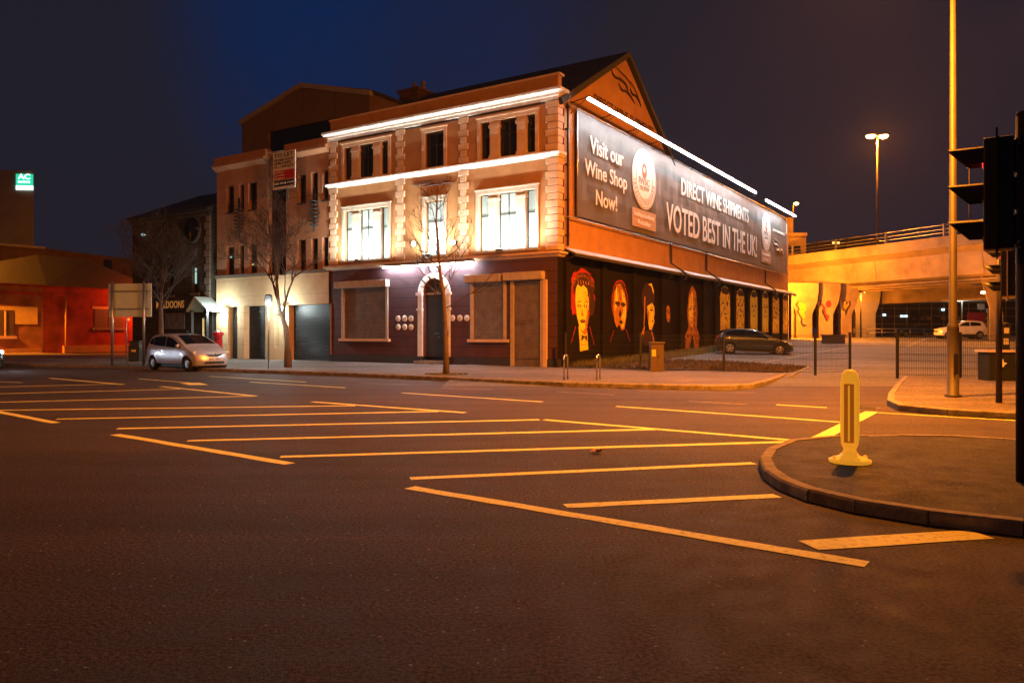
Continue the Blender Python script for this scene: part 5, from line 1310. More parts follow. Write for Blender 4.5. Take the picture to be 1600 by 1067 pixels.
# scrub strip and grass
sb = MB(); rnd = random.Random(5)
strip = [fb(886, 31.2), fb(1001, 29.9), fb(1131, 28.9), fb(1228, 27.6), gt(1260, 575), gt(1236, 573), gt(1130, 566), gt(943, 559), gt(900, 566)]
for i in range(1, len(strip) - 1):
    pass
sp = MB(); sp.face([(p.x, p.y, fz(p.y) + .035) for p in strip]); 
def inpoly(x, y, P):
    c_ = False; n = len(P)
    for i in range(n):
        a, b = P[i], P[i - 1]
        if (a.y > y) != (b.y > y) and x < (b.x - a.x) * (y - a.y) / (b.y - a.y) + a.x: c_ = not c_
    return c_
def tufts(P, n, h0, h1, mname, name, lab, w_=.02, zo=0.0, seed=1):
    rnd = random.Random(seed); mb = MB(); xs = [p.x for p in P]; ys = [p.y for p in P]; k = 0
    while k < n:
        x, y = rnd.uniform(min(xs), max(xs)), rnd.uniform(min(ys), max(ys))
        if not inpoly(x, y, P): continue
        k += 1; z = fz(y) + zo; a = rnd.uniform(0, 6.28); h = rnd.uniform(h0, h1); dx, dy = math.cos(a) * w_, math.sin(a) * w_; lx, ly = rnd.uniform(-.1, .1), rnd.uniform(-.1, .1)
        mb.face([(x - dx, y - dy, z), (x + dx, y + dy, z), (x + lx, y + ly, z + h)])
    o = mb.build(name, mname); return tag(o, lab, 'vegetation', None, 'stuff')
tag(sp.build('planting_bed', 'scrub'), 'dark planting strip behind the fence', None, None, 'structure')
tufts(strip, 7000, .04, .16, 'scrub', 'ground_cover', 'low brown ground cover behind the mesh fence', .025, .03, 1)
gw = [bw(.1, .6), bw(1.3, .9), bw(1.5, 8), bw(1.6, 18), bw(1.0, 20), bw(.12, 20)]
tufts(gw, 7000, .08, .34, 'grass_blade', 'grass', 'long pale grass growing at the foot of the mural wall', .02, 0, 2)
tg = gd(697, 585, PAV); ring = [tg + Vector((.75 * math.cos(k * .52), .6 * math.sin(k * .52), 0)) for k in range(12)]
def fz_const(y): return PAV
mb = MB(); rnd = random.Random(8)
for k in range(500):
    a, r_ = rnd.uniform(0, 6.28), .75 * math.sqrt(rnd.random()); x, y = tg.x + r_ * math.cos(a), tg.y + r_ * .8 * math.sin(a); b = rnd.uniform(0, 6.28)
    mb.face([(x - .02 * math.cos(b), y - .02 * math.sin(b), PAV), (x + .02 * math.cos(b), y + .02 * math.sin(b), PAV), (x + rnd.uniform(-.03, .03), y, PAV + rnd.uniform(.02, .07))])
tag(mb.build('grass', 'grass_blade'), 'small patch of grass around the slim tree', 'vegetation', None, 'stuff')

# ------------------------------------------------------------------ trees
def tree(name, lab, base, trunk, r0_, limbs, depth, seed, spread=.55, lfac=.72, up=.25, first=.5, nseg=3, kids=(2, 3), maxd=None, rmin=.004):
    """trunk: list of (dx, dy, z); limbs: list of (z index t, direction, length, radius)"""
    rnd = random.Random(seed); t = thing(name, lab, 'tree', base)
    tp = [Vector(p) for p in trunk]; n = len(tp)
    tr = MB(); tr.tube(tp, [r0_ * (1.25 if i == 0 else 1) * (1 - .75 * i / (n - 1)) for i in range(n)], 9); tr.build('trunk', 'bark', t)
    cr = MB()
    def grow(p, d, r, L, lev):
        pts = [p]; rs = [r]; q = p; dd = d.copy()
        for k in range(nseg):
            dd = (dd + Vector((rnd.gauss(0, .16), rnd.gauss(0, .16), rnd.gauss(0, .1) + up * .22))).normalized()
            q = q + dd * L / nseg; pts.append(q); rs.append(max(rmin, r * (1 - .6 * (k + 1) / nseg)))
        cr.tube(pts, rs, 6 if r > .03 else (4 if r > .012 else 3), cap=False)
        if lev <= 0: return
        for k in range(rnd.randint(*kids) + (1 if lev > 2 else 0)):
            tt = rnd.uniform(first, 1.0); i = min(nseg - 1, int(tt * nseg)); pp = pts[i].lerp(pts[i + 1], tt * nseg - i)
            a = Vector((rnd.gauss(0, 1), rnd.gauss(0, 1), rnd.gauss(0, .6))); a = (a - dd * a.dot(dd)).normalized()
            nd = (dd * (1 - spread * .5) + a * spread * rnd.uniform(.7, 1.3) + Vector((0, 0, up * .5))).normalized()
            grow(pp, nd, max(rmin, r * .55), L * lfac * rnd.uniform(.75, 1.15), lev - 1)
    for (ti, dr_, L, r) in limbs:
        i = min(n - 2, int(ti)); p = tp[i].lerp(tp[i + 1], ti - i); grow(p, Vector(dr_).normalized(), r, L, depth)
    cr.build('crown', 'twig', t); return t
limbs = []
rnd = random.Random(21)
tk = [(0, 0, 0), (.0, 0, .8), (-.03, .02, 1.7), (-.08, 0, 2.6), (-.2, .02, 3.4), (-.26, 0, 4.3), (-.34, 0, 5.2), (-.3, 0, 6.3)]
for k in range(19):
    ti = 2.6 + k * .235; a = k * 2.4; limbs.append((ti, (math.cos(a), math.sin(a) * .8, .55 + .12 * k / 4), 1.75 - .065 * k, .024 - .0006 * k))
tree('street_tree', 'slim bare young tree before the arched doorway', tg, tk, .095, limbs, 3, 4, .5, .58, .3, .25, 4)
# twisted twin-stemmed tree
tk2 = [(0, 0, 0), (-.02, 0, 1.0), (-.1, 0, 1.7), (-.32, 0, 2.25), (-.42, 0, 2.9), (-.5, .05, 3.8), (-.55, 0, 4.8)]
L2 = [(2.4, (0.24, 0.0, 1.25), 2.08, 0.068), (3.6, (-0.28, 0.14, 1.25), 1.84, 0.053), (4.2, (-0.63, -0.21, 1.0), 1.76, 0.038), (5, (0.14, 0.35, 1.25), 1.76, 0.038), (4.6, (0.42, -0.35, 1.12), 1.68, 0.038), (5.8, (-0.14, 0.0, 1.25), 1.84, 0.038), (5.2, (-0.7, 0.14, 0.75), 1.6, 0.03), (4.9, (0.14, -0.42, 0.88), 1.44, 0.03), (5.6, (0.63, 0.14, 0.88), 1.52, 0.03)]
tree('street_tree', 'gnarled bare tree with a bent forked trunk before the garage shutters', gd(450, 574, PAV), tk2, .14, L2, 5, 9, .54, .68, .20, .3, 3, (2, 3))
tk3 = [(0, 0, 0), (.02, 0, 1.4), (0, 0, 2.8), (.05, 0, 3.6), (.1, 0, 4.6)]
L3 = []
for k in range(13):
    a = k * 2.4; L3.append((1.9 + .16 * k, (math.cos(a) * .9, math.sin(a) * .9, 1.0 + .06 * k), 1.75, .055 - .002 * k))
tree('street_tree', 'dense bare tree with a wide twiggy crown in front of the stone pub', gd(251, 565, PAV), tk3, .17, L3, 5, 12, .52, .66, .28, .3, 3, (2, 3))

# ------------------------------------------------------------------ street things on the far pavement
t = thing('post_box', 'red pillar post box at the corner of the office', 'post box', at(341, 42.2, PAV))
mb = MB(); mb.lathe([(.24, 0), (.26, .02), (.26, .22), (.225, .26), (.225, 1.28), (.24, 1.3)], 24); b = mb.build('body', 'post_red', t)
mb = MB(); mb.lathe([(.24, 1.3), (.29, 1.33), (.3, 1.4), (.27, 1.46), (.12, 1.54), (0, 1.56)], 24); mb.build('cap', 'post_red', t)
mb = MB(); mb.box(-.13, -.236, 1.1, .13, -.2, 1.15); mb.box(-.1, -.232, .62, .1, -.2, .85); mb.build('slot', 'black_plastic', t)
t = thing('litter_bin', 'black litter bin behind the silver car', 'bin', at(213, 38.6, PAV))
mb = MB(); mb.box(-.27, -.27, 0, .27, .27, .72); mb.box(-.3, -.3, .72, .3, .3, .78); mb.box(-.24, -.24, .78, .24, .24, .98); mb.box(-.3, -.3, .98, .3, .3, 1.05); mb.build('bin_body', 'bin_green', t, bevel=.02)
mb = MB(); mb.box(-.1, -.32, .5, .1, -.275, .6); mb.build('badge', 'sticker_yellow', t)
t = thing('road_sign', 'large pale road sign seen from behind on two grey posts', 'sign', at(200, 34.5, PAV))
bxs = lambda px, Y=34.5: (px - 200) / F * Y
z1, z0 = zy(443, 34.5) - PAV, zy(495, 34.5) - PAV
mb = MB(); mb.ext([(bxs(165), .25, z0), (bxs(238), -.1, z0), (bxs(238), -.1, z1), (bxs(165), .25, z1)], (.01, .03, 0)); mb.build('panel', 'sign_back', t)
mb = MB()
for k in (.22, .75): z = z0 + (z1 - z0) * k; mb.ext([(bxs(166), .2, z), (bxs(237), -.14, z), (bxs(237), -.14, z + .05), (bxs(166), .2, z + .05)], (.0, .04, 0))
mb.build('rail', 'galvanised', t)
for px, dy in ((173.5, .1), (228, -.2)):
    mb = MB(); mb.tube([(bxs(px), dy, 0), (bxs(px), dy, z1 + .1)], .057, 10); mb.build('post', 'galvanised', t)
t = thing('sign_post', 'thin grey post with a small square sign before the brick lodge', 'sign', at(197.5, 36, PAV))
mb = MB(); mb.tube([(0, 0, 0), (0, 0, zy(474, 36) - PAV)], .03, 8); mb.build('post', 'galvanised', t)
mb = MB(); mb.box(-.14, -.05, zy(482, 36) - PAV, .14, -.035, zy(474, 36) - PAV); mb.build('plate', 'sign_back', t)
t = thing('sign_post', 'slim post with a dark lamp head near the bent tree', 'sign', at(419.5, 31.4, PAV))
h = zy(468, 31.4) - PAV
mb = MB(); mb.tube([(0, 0, 0), (0, 0, h)], .032, 8); mb.build('post', 'galvanised', t)
mb = MB(); mb.box(-.14, -.08, h - .1, .14, .08, h + .12); mb.lathe([(.16, h + .12), (.12, h + .2), (0, h + .22)], 10); mb.build('lamp_head', 'dark_metal', t)
mb = MB(); mb.lathe([(0, -.26), (.09, -.2), (.11, -.12), (.06, -.05)], 12, 0, (.02, -.02, h - .05)); mb.build('lens', 'globe_lens', t)
light('POINT', 'lamp', 160, (.86, 1.0, .95), (0, -.25, h - .2), t, .1)

def stand(loc, lab, ang):
    t = thing('bike_stand', lab, 'bike stand', loc, ang, 'steel cycle stands on the pavement')
    mb = MB(); r_ = .12; pts = [(-.2 - .0, 0, 0), (-.2, 0, .62)] + [(-.2 + r_ - r_ * math.cos(k * .393), 0, .62 + r_ * math.sin(k * .393)) for k in range(1, 5)] + [(.2 - r_ + r_ * math.cos(1.571 - k * .393), 0, .62 + r_ * math.sin(1.571 - k * .393)) for k in range(0, 5)] + [(.2, 0, 0)]
    mb.tube(pts, .025, 10); mb.build('hoop', 'steel', t); mb = MB(); mb.lathe([(.06, 0), (.06, .008), (.03, .01)], 14, 0, (-.2, 0, 0)); mb.lathe([(.06, 0), (.06, .008), (.03, .01)], 14, 0, (.2, 0, 0)); mb.build('foot_plate', 'steel', t)
stand(gd(884.5, 593, PAV) + Vector((0, .1, 0)), 'chrome cycle stand nearest the corner of the maroon building', R(70))
stand(gd(935.5, 593, PAV) + Vector((0, .1, 0)), 'chrome cycle stand nearer the brown cabinet', R(70))
t = thing('utility_cabinet', 'brown street cabinet with a yellow warning sticker against the mesh fence', 'cabinet', at(1026, 28.9, PAV))
mb = MB(); mb.box(-.26, -.17, 0, .24, .17, 1.02); mb.box(-.3, -.2, 0, .28, .2, .08); mb.build('body', 'cabinet_brown', t, bevel=.01)
mb = MB(); mb.box(-.3, -.21, 1.02, .28, .21, 1.09); mb.build('lid', 'cabinet_brown', t, bevel=.01)
mb = MB(); mb.box(-.21, -.176, .55, -.06, -.169, .8); mb.build('warning_sticker', 'sticker_yellow', t)
mb = MB(); mb.box(-.01, -.178, .1, .0, -.169, .98); mb.tube([(.05, -.19, .5), (.05, -.19, .6)], .012, 6); mb.build('door_seam', 'black_plastic', t)
t = thing('grit_bin', 'big dark green bin with peeling stickers by the right-hand fence', 'bin', gd(1562, 594, PAV), R(-4))
s_ = 22.9 / F
mb = MB(); mb.ext([(-.47, -.3, 0), (.47, -.3, 0), (.50, -.34, .84), (-.50, -.34, .84)], (0, .62, 0)); mb.build('body', 'bin_green', t, bevel=.02)
mb = MB(); mb.ext([(-.56, -.38, .84), (.56, -.38, .84), (.54, -.36, .9), (-.54, -.36, .9)], (0, .72, 0)); mb.build('lid', 'shutter_box', t, bevel=.01)
mb = MB(); rnd = random.Random(2)
mb.face([(-.12 + .13 * math.cos(k * .63) * rnd.uniform(.4, 1.2), -.345, .52 + .13 * math.sin(k * .63) * rnd.uniform(.4, 1.2)) for k in range(10)]); mb.face([(.26, -.348, .56), (.40, -.348, .56), (.40, -.348, .72), (.26, -.348, .72)])
mb.build('sticker', 'sign_white', t)
t = thing('parking_meter', 'dark ticket machine with a notice panel before the curved pier', 'ticket machine', at(1569, 31, .13))
mb = MB(); mb.box(-.16, -.12, 0, .16, .12, 1.35); mb.box(-.2, -.15, 1.3, .2, .15, 1.75); mb.lathe([(.2, 1.75), (.16, 1.83), (0, 1.88)], 14); mb.build('body', 'black_paint', t, bevel=.02)
mb = MB(); mb.box(-.1, -.156, 1.4, .1, -.149, 1.62); mb.box(-.1, -.126, .95, .1, -.119, 1.2); mb.build('notice', 'plate_white', t)

# ------------------------------------------------------------------ bollard and island
bl = gd(1328, 722, .101)
t = thing('traffic_bollard', 'upright pale plastic keep-left bollard on the traffic island', 'bollard', bl, R(-30))
def rrect(a, b, r, n=4):
    pts = []
    for cx_, cy_, a0 in ((a - r, b - r, 0), (-a + r, b - r, 90), (-a + r, -b + r, 180), (a - r, -b + r, 270)):
        for k in range(n + 1): th = R(a0 + 90 * k / n); pts.append((cx_ + r * math.cos(th), cy_ + r * math.sin(th)))
    return pts
def loft(mb, secs, mi=0):
    rings = []
    for (a, b, r_, z, *of) in secs:
        ox = of[0] if of else 0
        base = len(mb.v); pts = rrect(a, b, r_); mb.v += [(x + ox, y, z) for x, y in pts]; rings.append((base, len(pts)))
    for (b0, n), (b1, _) in zip(rings, rings[1:]):
        for k in range(n): k2 = (k + 1) % n; mb.f.append((b0 + k, b0 + k2, b1 + k2, b1 + k)); mb.m.append(mi); mb.s.append(True)
    for (b0, n) in (rings[0], rings[-1]): mb.f.append(tuple(b0 + k for k in range(n))); mb.m.append(mi); mb.s.append(False)
mb = MB(); loft(mb, [(.055, .05, .03, .09), (.06, .055, .03, .14), (.085, .07, .04, .2), (.093, .08, .045, .3), (.096, .08, .045, .6), (.092, .078, .045, .88), (.08, .07, .045, .96), (.055, .05, .04, 1.0), (.02, .02, .015, 1.012)])
sh = mb.build('shell', 'bollard_white', t)
mb = MB(); mb.box(-.052, -.088, .22, .052, -.074, .86); mb.build('recessed_panel', 'bollard_strip', t, bevel=.006)
mb = MB(); mb.box(-.008, -.094, .24, .008, -.086, .84)
for s_ in (-1, 1): mb.box(s_ * .058 - .006, -.09, .21, s_ * .058 + .006, -.076, .87)
mb.build('panel_rib', 'bollard_white', t)
mb = MB(); mb.lathe([(.0, 0), (.215, 0), (.22, .03), (.17, .05), (.1, .075), (.07, .12), (.06, .15)], 20); 
bs = mb.build('base', 'bollard_white', t)
mb = MB()
for k in range(4): a = R(35 + 90 * k); mb.lathe([(.022, .03), (.022, .065), (.008, .075)], 8, 0, (.175 * math.cos(a), .175 * math.sin(a), 0))
mb.build('bolt', 'bollard_white', bs)
t = thing('litter', 'crumpled white and red wrapper lying on the hatched road', 'litter', gd(933, 708, .006))
mb = MB(); rnd = random.Random(3)
for i in range(3):
    c_ = Vector((rnd.uniform(-.05, .05), rnd.uniform(-.03, .03), .03)); pts = [c_ + Vector((.06 * rnd.uniform(.5, 1.4) * math.cos(k * .9), .05 * math.sin(k * .9), rnd.uniform(-.03, .035))) for k in range(7)]
    for k in range(7): mb.face([c_ + Vector((0, 0, .03)), pts[k], pts[(k + 1) % 7]])
    mb.face(pts)
mb.build('wrapper', 'litter', t)

# ------------------------------------------------------------------ traffic signals
def signal(parent_t, c, ang, H_=1.08, W_=.30, red=True, s=1.0, edge=True):
    """head centred at local c, lenses facing local -X rotated by ang"""
    M_ = Matrix.Translation(Vector(c)) @ Matrix.Rotation(ang, 4, 'Z')
    def fin(mb, name, m_, par, **k):
        mb.v = [tuple(M_ @ Vector(p)) for p in mb.v]; return mb.build(name, m_, par, **k)
    mb = MB(); mb.box(-.0, -W_ / 2, -H_ / 2, .24, W_ / 2, H_ / 2)
    for k in range(3): z = H_ / 2 - H_ * (k + .5) / 3; mb.box(.24, -W_ / 2 + .03, z - .14, .27, W_ / 2 - .03, z + .14)
    hd = fin(mb, 'signal_head', 'black_plastic', parent_t, bevel=.02)
    mb = MB(); mb.box(.1, -W_ / 2 - .07, -H_ / 2 - .07, .115, W_ / 2 + .07, H_ / 2 + .07); bb = fin(mb, 'backing_board', 'black_plastic', hd)
    if edge:
        mb = MB(); e = .012
        mb.box(.098, -W_ / 2 - .085, -H_ / 2 - .07, .117, -W_ / 2 - .07, H_ / 2 + .07); mb.box(.098, W_ / 2 + .07, -H_ / 2 - .07, .117, W_ / 2 + .085, H_ / 2 + .07)
        mb.box(.098, -W_ / 2 - .085, H_ / 2 + .07, .117, W_ / 2 + .085, H_ / 2 + .085); mb.box(.098, -W_ / 2 - .085, -H_ / 2 - .085, .117, W_ / 2 + .085, -H_ / 2 - .07)
        fin(mb, 'board_edge', 'sign_white', hd)
    for k in range(3):
        z = H_ / 2 - H_ * (k + .5) / 3; mb = MB(); r_ = .125; n = 12; L0, L1 = .30, .05
        for i in range(n):
            t0, t1 = R(-25 + 230 * i / n), R(-25 + 230 * (i + 1) / n)
            l0 = L1 + (L0 - L1) * max(0, math.sin(t0) * .5 + .5); l1 = L1 + (L0 - L1) * max(0, math.sin(t1) * .5 + .5)
            for rr in (r_, r_ - .006):
                mb.face([(0, rr * math.cos(t0), z + rr * math.sin(t0)), (0, rr * math.cos(t1), z + rr * math.sin(t1)), (-l1, rr * math.cos(t1), z + rr * math.sin(t1)), (-l0, rr * math.cos(t0), z + rr * math.sin(t0))])
        fin(mb, 'visor', 'black_plastic', hd)
        mb = MB(); mb.lathe([(0, -.015), (.07, -.01), (.1, 0)], 16, 0, (-.002, 0, z), 'X'); fin(mb, 'lens', 'signal_red' if (red and k == 0) else 'car_glass', hd)
    return hd
sp_ = at(1598, 7.3, .10)
t = thing('traffic_signal', 'traffic signal on a grey pole at the edge of the island, showing red', 'traffic signal', sp_)
ht = zy(176, 7.3) - .125
mb = MB(); mb.tube([(0, 0, 0), (0, 0, ht)], .057, 14); mb.lathe([(.06, ht), (.05, ht + .03), (0, ht + .04)], 14); mb.build('pole', 'column_paint', t)
zc_ = (zy(217, 7.3) + zy(388, 7.3)) / 2 - .125; xh = at(1537, 7.3).x - sp_.x
signal(t, (xh, .0, zc_), R(-33), H_=zy(217, 7.3) - zy(388, 7.3), edge=False)
mb = MB()
for z in (zc_ + .5, zc_ - .48): mb.tube([(xh + .1, 0, z), (0, 0, z + .02)], .018, 6); mb.box(-.07, -.07, z - .02, .07, .07, z + .05)
mb.build('bracket', 'dark_metal', t)
mb = MB(); mb.tube([(.02, -.06, .3), (.02, -.06, ht - .1)], .008, 5); mb.build('cable', 'galvanised', t)
s2 = at(1571, 15.2, PAV)
t = thing('traffic_signal', 'farther traffic signal with a white-edged backing board on the right-hand pavement', 'traffic signal', s2)
mb = MB(); mb.tube([(0, .2, 0), (0, .2, zy(376, 15.2) - PAV)], .057, 12); mb.build('pole', 'column_paint', t)
zc_ = (zy(384, 15.2) + zy(463, 15.2)) / 2 - PAV
signal(t, (-.1, 0, zc_), R(-31), H_=zy(384, 15.2) - zy(463, 15.2))

# ------------------------------------------------------------------ cars
def car(name, lab, loc, rz, outline, W_, wb, wr, paint, spec, tilt=0.0, plate=None, group=None):
    """outline: closed side outline (x forward, z up) without arches; wb: (rear x, front x)"""
    t = thing(name, lab, 'car', loc, rz, group); t.rotation_euler = (0, tilt, rz)
    half = W_ / 2; xmin = min(p[0] for p in outline); xmax = max(p[0] for p in outline); belt = spec['belt']; roof = max(p[1] for p in outline)
    def DF(x, y, z):
        s = max(-1, min(1, y / half)); a = abs(s)
        k = 1.0
        if z > belt: k *= 1 - spec.get('tumble', .24) * (z - belt) / (roof - belt)
        if z < .45: k *= 1 - .05 * (.45 - z) / .3
        fx = max(0, (x - (xmax - 1.0)) / 1.0); bx_ = max(0, ((xmin + .8) - x) / .8)
        k *= 1 - .16 * fx ** 2.2 - .10 * bx_ ** 2.2
        bulge = 1 + .012 * math.sin(min(1, max(0, (z - .2) / (belt - .2))) * math.pi)
        y2 = y * k * bulge
        x2 = x - (.20 * a ** 2.5) * fx + (.12 * a ** 2.5) * bx_
        z2 = z
        top = spec['top'](x)
        if z > top - .25 and z > .45: z2 = z - .055 * a ** 3.5 * min(1, (z - (top - .25)) / .25)
        return Vector((x2, y2, z2))
    ar = wr + .05
    # outline with wheel arches along the sill
    sill = spec['sill']
    pts = [p for p in outline]
    bottom = []
    for wx in (wb[1], wb[0]):
        bottom += [(wx + ar * math.cos(th), max(sill, wr + ar * math.sin(th))) for th in [math.pi * k / 12 for k in range(13)]]
    full = pts + bottom
    bm = bmesh.new(); vs = [bm.verts.new((x, -half, z)) for x, z in full]; f = bm.faces.new(vs)
    r_ = bmesh.ops.extrude_face_region(bm, geom=[f]); bmesh.ops.translate(bm, verts=[g_ for g_ in r_['geom'] if isinstance(g_, bmesh.types.BMVert)], vec=(0, W_, 0))
    def cut(co, no):
        bmesh.ops.bisect_plane(bm, geom=bm.verts[:] + bm.edges[:] + bm.faces[:], plane_co=co, plane_no=no, dist=1e-5)
    for y in (-.97, -.88, -.7, -.4, 0, .4, .7, .88, .97): cut((0, y * half, 0), (0, 1, 0))
    for z in (.3, .42, .55, .68, .8, belt, belt + .15, belt + .3, roof - .1): cut((0, 0, z), (0, 0, 1))
    x = xmin + .15
    while x < xmax: cut((x, 0, 0), (1, 0, 0)); x += .2
    for v in bm.verts: v.co = DF(*v.co)
    bmesh.ops.recalc_face_normals(bm, faces=bm.faces)
    me = D.meshes.new('body'); bm.to_mesh(me); bm.free(); me.materials.append(MATS[paint])
    for p in me.polygons: p.use_smooth = True
    try: me.set_sharp_from_angle(angle=R(38))
    except Exception: pass
    body = D.objects.new('body', me); COL.objects.link(body); body.parent = t
    def patch(poly2, side, m_, nm, off=.012, par=None):
        """poly2: points (x, z) on the flank; side = -1 right, 1 left; gridded so that it follows the bend"""
        bm = bmesh.new(); vs = [bm.verts.new((x, side * half, z)) for x, z in poly2]; bm.faces.new(vs)
        for z in [belt + .04 * k for k in range(1, 16)]: bmesh.ops.bisect_plane(bm, geom=bm.verts[:] + bm.edges[:] + bm.faces[:], plane_co=(0, 0, z), plane_no=(0, 0, 1), dist=1e-5)
        xx = xmin + .15
        while xx < xmax: bmesh.ops.bisect_plane(bm, geom=bm.verts[:] + bm.edges[:] + bm.faces[:], plane_co=(xx, 0, 0), plane_no=(1, 0, 0), dist=1e-5); xx += .2
        for v in bm.verts: c_ = DF(*v.co); v.co = c_ + Vector((0, side * off, 0))
        me = D.meshes.new(nm); bm.to_mesh(me); bm.free(); me.materials.append(MATS[m_]); o = D.objects.new(nm, me); COL.objects.link(o); o.parent = par or t; return o
    def across(x0, z0, x1, z1, yw0, yw1, m_, nm, off=.016, par=None, ny=12, nx_=10):
        """a panel running across the car between two points of the side profile"""
        mb = MB(); d = Vector((x1 - x0, 0, z1 - z0)); nrm2 = Vector((-d.z, 0, d.x)).normalized(); 
        if nrm2.z < 0 and abs(nrm2.z) > .15: nrm2 = -nrm2
        if spec.get('flip'): pass
        g_ = {}
        for i in range(nx_ + 1):
            for j in range(ny + 1):
                u = i / nx_; x = x0 + (x1 - x0) * u; z = spec['top'](x); yw = (yw0 + (yw1 - yw0) * u) * half; y = -yw + 2 * yw * j / ny
                g_[i, j] = DF(x, y, z) + Vector((nrm2.x, 0, abs(nrm2.z))) * off
        for i in range(nx_):
            for j in range(ny): mb.face([g_[i, j], g_[i + 1, j], g_[i + 1, j + 1], g_[i, j + 1]], 0, True)
        return mb.build(nm, m_, par or t)
    for side in (-1, 1):
        for pl in spec['windows']: patch(pl, side, 'car_glass', 'side_window')
        for pl in spec['seams']: patch(pl, side, 'black_plastic', 'door_seam', .003)
        for pl in spec.get('clad', []): patch(pl, side, 'black_plastic', 'sill_trim', .006)
        for (hx, hz) in spec['handles']:
            c_ = DF(hx, side * half, hz); mb = MB(); mb.box(c_.x - .09, c_.y - .02, c_.z - .015, c_.x + .09, c_.y + .02, c_.z + .018); mb.build('door_handle', paint, t, bevel=.008)
        mx_ = DF(spec['mirror'][0], side * half * .98, spec['mirror'][1]); mb = MB()
        mb.lathe([(0, -.1), (.06, -.08), (.085, 0), (.06, .06), (0, .08)], 12, 0, (0, 0, 0), 'Y'); mb.v = [(mx_.x + v[0] * .7, mx_.y + side * .09 + v[1], mx_.z + v[2]) for v in mb.v]; mb.build('mirror', paint, t)
        # lamps
        for (lx, lz, ly, sx, sy, sz, m_, nm) in spec['lamps']:
            c_ = DF(lx, side * half * ly, lz); mb = MB(); n1 = 8; prof_ = [(math.sin(math.pi * k / n1), -math.cos(math.pi * k / n1)) for k in range(n1 + 1)]
            mb.lathe([(max(1e-5, a), b) for a, b in prof_], 14); rot = side * spec.get('lamprot', 35) * (1 if lx > 0 else -1)
            Mm = Matrix.Rotation(R(rot), 3, 'Z')
            mb.v = [tuple(c_ + Mm @ Vector((v[0] * sx, v[1] * sy, v[2] * sz))) for v in mb.v]; mb.build(nm, m_, t)
    a = spec['screen']; across(a[0][0], a[0][1], a[1][0], a[1][1], a[2], a[3], 'car_glass', 'windscreen', off=.02)
    a = spec['rear']; across(a[0][0], a[0][1], a[1][0], a[1][1], a[2], a[3], 'car_glass', 'rear_window', .014 if True else 0)
    for (x0, z0, x1, z1, w0, w1, m_, nm) in spec['front']:
        mb = MB(); g_ = {}
        for i in range(3):
            for j in range(13):
                u = i / 2; x = x0 + (x1 - x0) * u; z = z0 + (z1 - z0) * u; yw = (w0 + (w1 - w0) * u) * half; y = -yw + 2 * yw * j / 12; g_[i, j] = DF(x, y, z) + Vector((.012 if x0 > 0 else -.012, 0, .003))
        for i in range(2):
            for j in range(12): mb.face([g_[i, j], g_[i, j + 1], g_[i + 1, j + 1], g_[i + 1, j]], 0, True)
        mb.build(nm, m_, t)
    if plate:
        (x, z, m_), body_txt = plate; c_ = DF(x, 0, z); mb = MB(); mb.box(c_.x, -.26, z - .055, c_.x + .022, .26, z + .055); pl = mb.build('number_plate', m_, t)
        letter(body_txt, pl, 'black_plastic', (c_.x + .0225, -.23, z - .035), Y3, Z3, .46, .07, .002)
    # wheels
    for wx in wb:
        for side in (-1, 1):
            y0 = side * (half - .115); mb = MB()
            mb.lathe([(wr * .62, -.09), (wr * .93, -.1), (wr, -.075), (wr, .075), (wr * .93, .1), (wr * .62, .09)], 28, 0, (wx, y0, wr), 'Y', cap=False); wh = mb.build('wheel', 'tyre', t)
            mb = MB(); yo = y0 + side * .085
            mb.lathe([(wr * .54, -.02), (wr * .64, -.012), (wr * .66, .01)], 24, 0, (wx, yo, wr), 'Y', cap=False); mb.lathe([(0, .015), (.05, .012), (.07, -.03)], 14, 0, (wx, yo + side * .0, wr), 'Y')
            ns = spec.get('spokes', 6)
            for k in range(ns):
                a = 2 * math.pi * k / ns + .3; u = Vector((math.cos(a), 0, math.sin(a))); v = Vector((-math.sin(a), 0, math.cos(a))); c_ = Vector((wx, yo, wr))
                w0_, w1_ = wr * .09, wr * (.16 if spec.get('fat') else .1)
                mb.ext([c_ + u * .04 - v * w0_, c_ + u * wr * .62 - v * w1_, c_ + u * wr * .62 + v * w1_, c_ + u * .04 + v * w0_], (0, -side * .03, 0))
            mb.build('rim', 'rim', wh)
            mb = MB(); mb.lathe([(0, 0), (wr * .63, 0), (wr * .63, .01)], 20, 0, (wx, y0 + side * .03, wr), 'Y'); mb.build('brake_disc', 'black_plastic', wh)
            mb = MB(); mb.lathe([(0, 0), (wr + .06, 0), (wr + .06, .02)], 24, 0, (wx, side * (half - .3), wr + .02), 'Y'); mb.build('wheel_well', 'black_plastic', t)
    mb = MB(); mb.box(xmin + .25, -half + .15, spec['sill'] - .06, xmax - .3, half - .15, spec['sill'] + .15); mb.build('underbody', 'black_plastic', t)
    return t
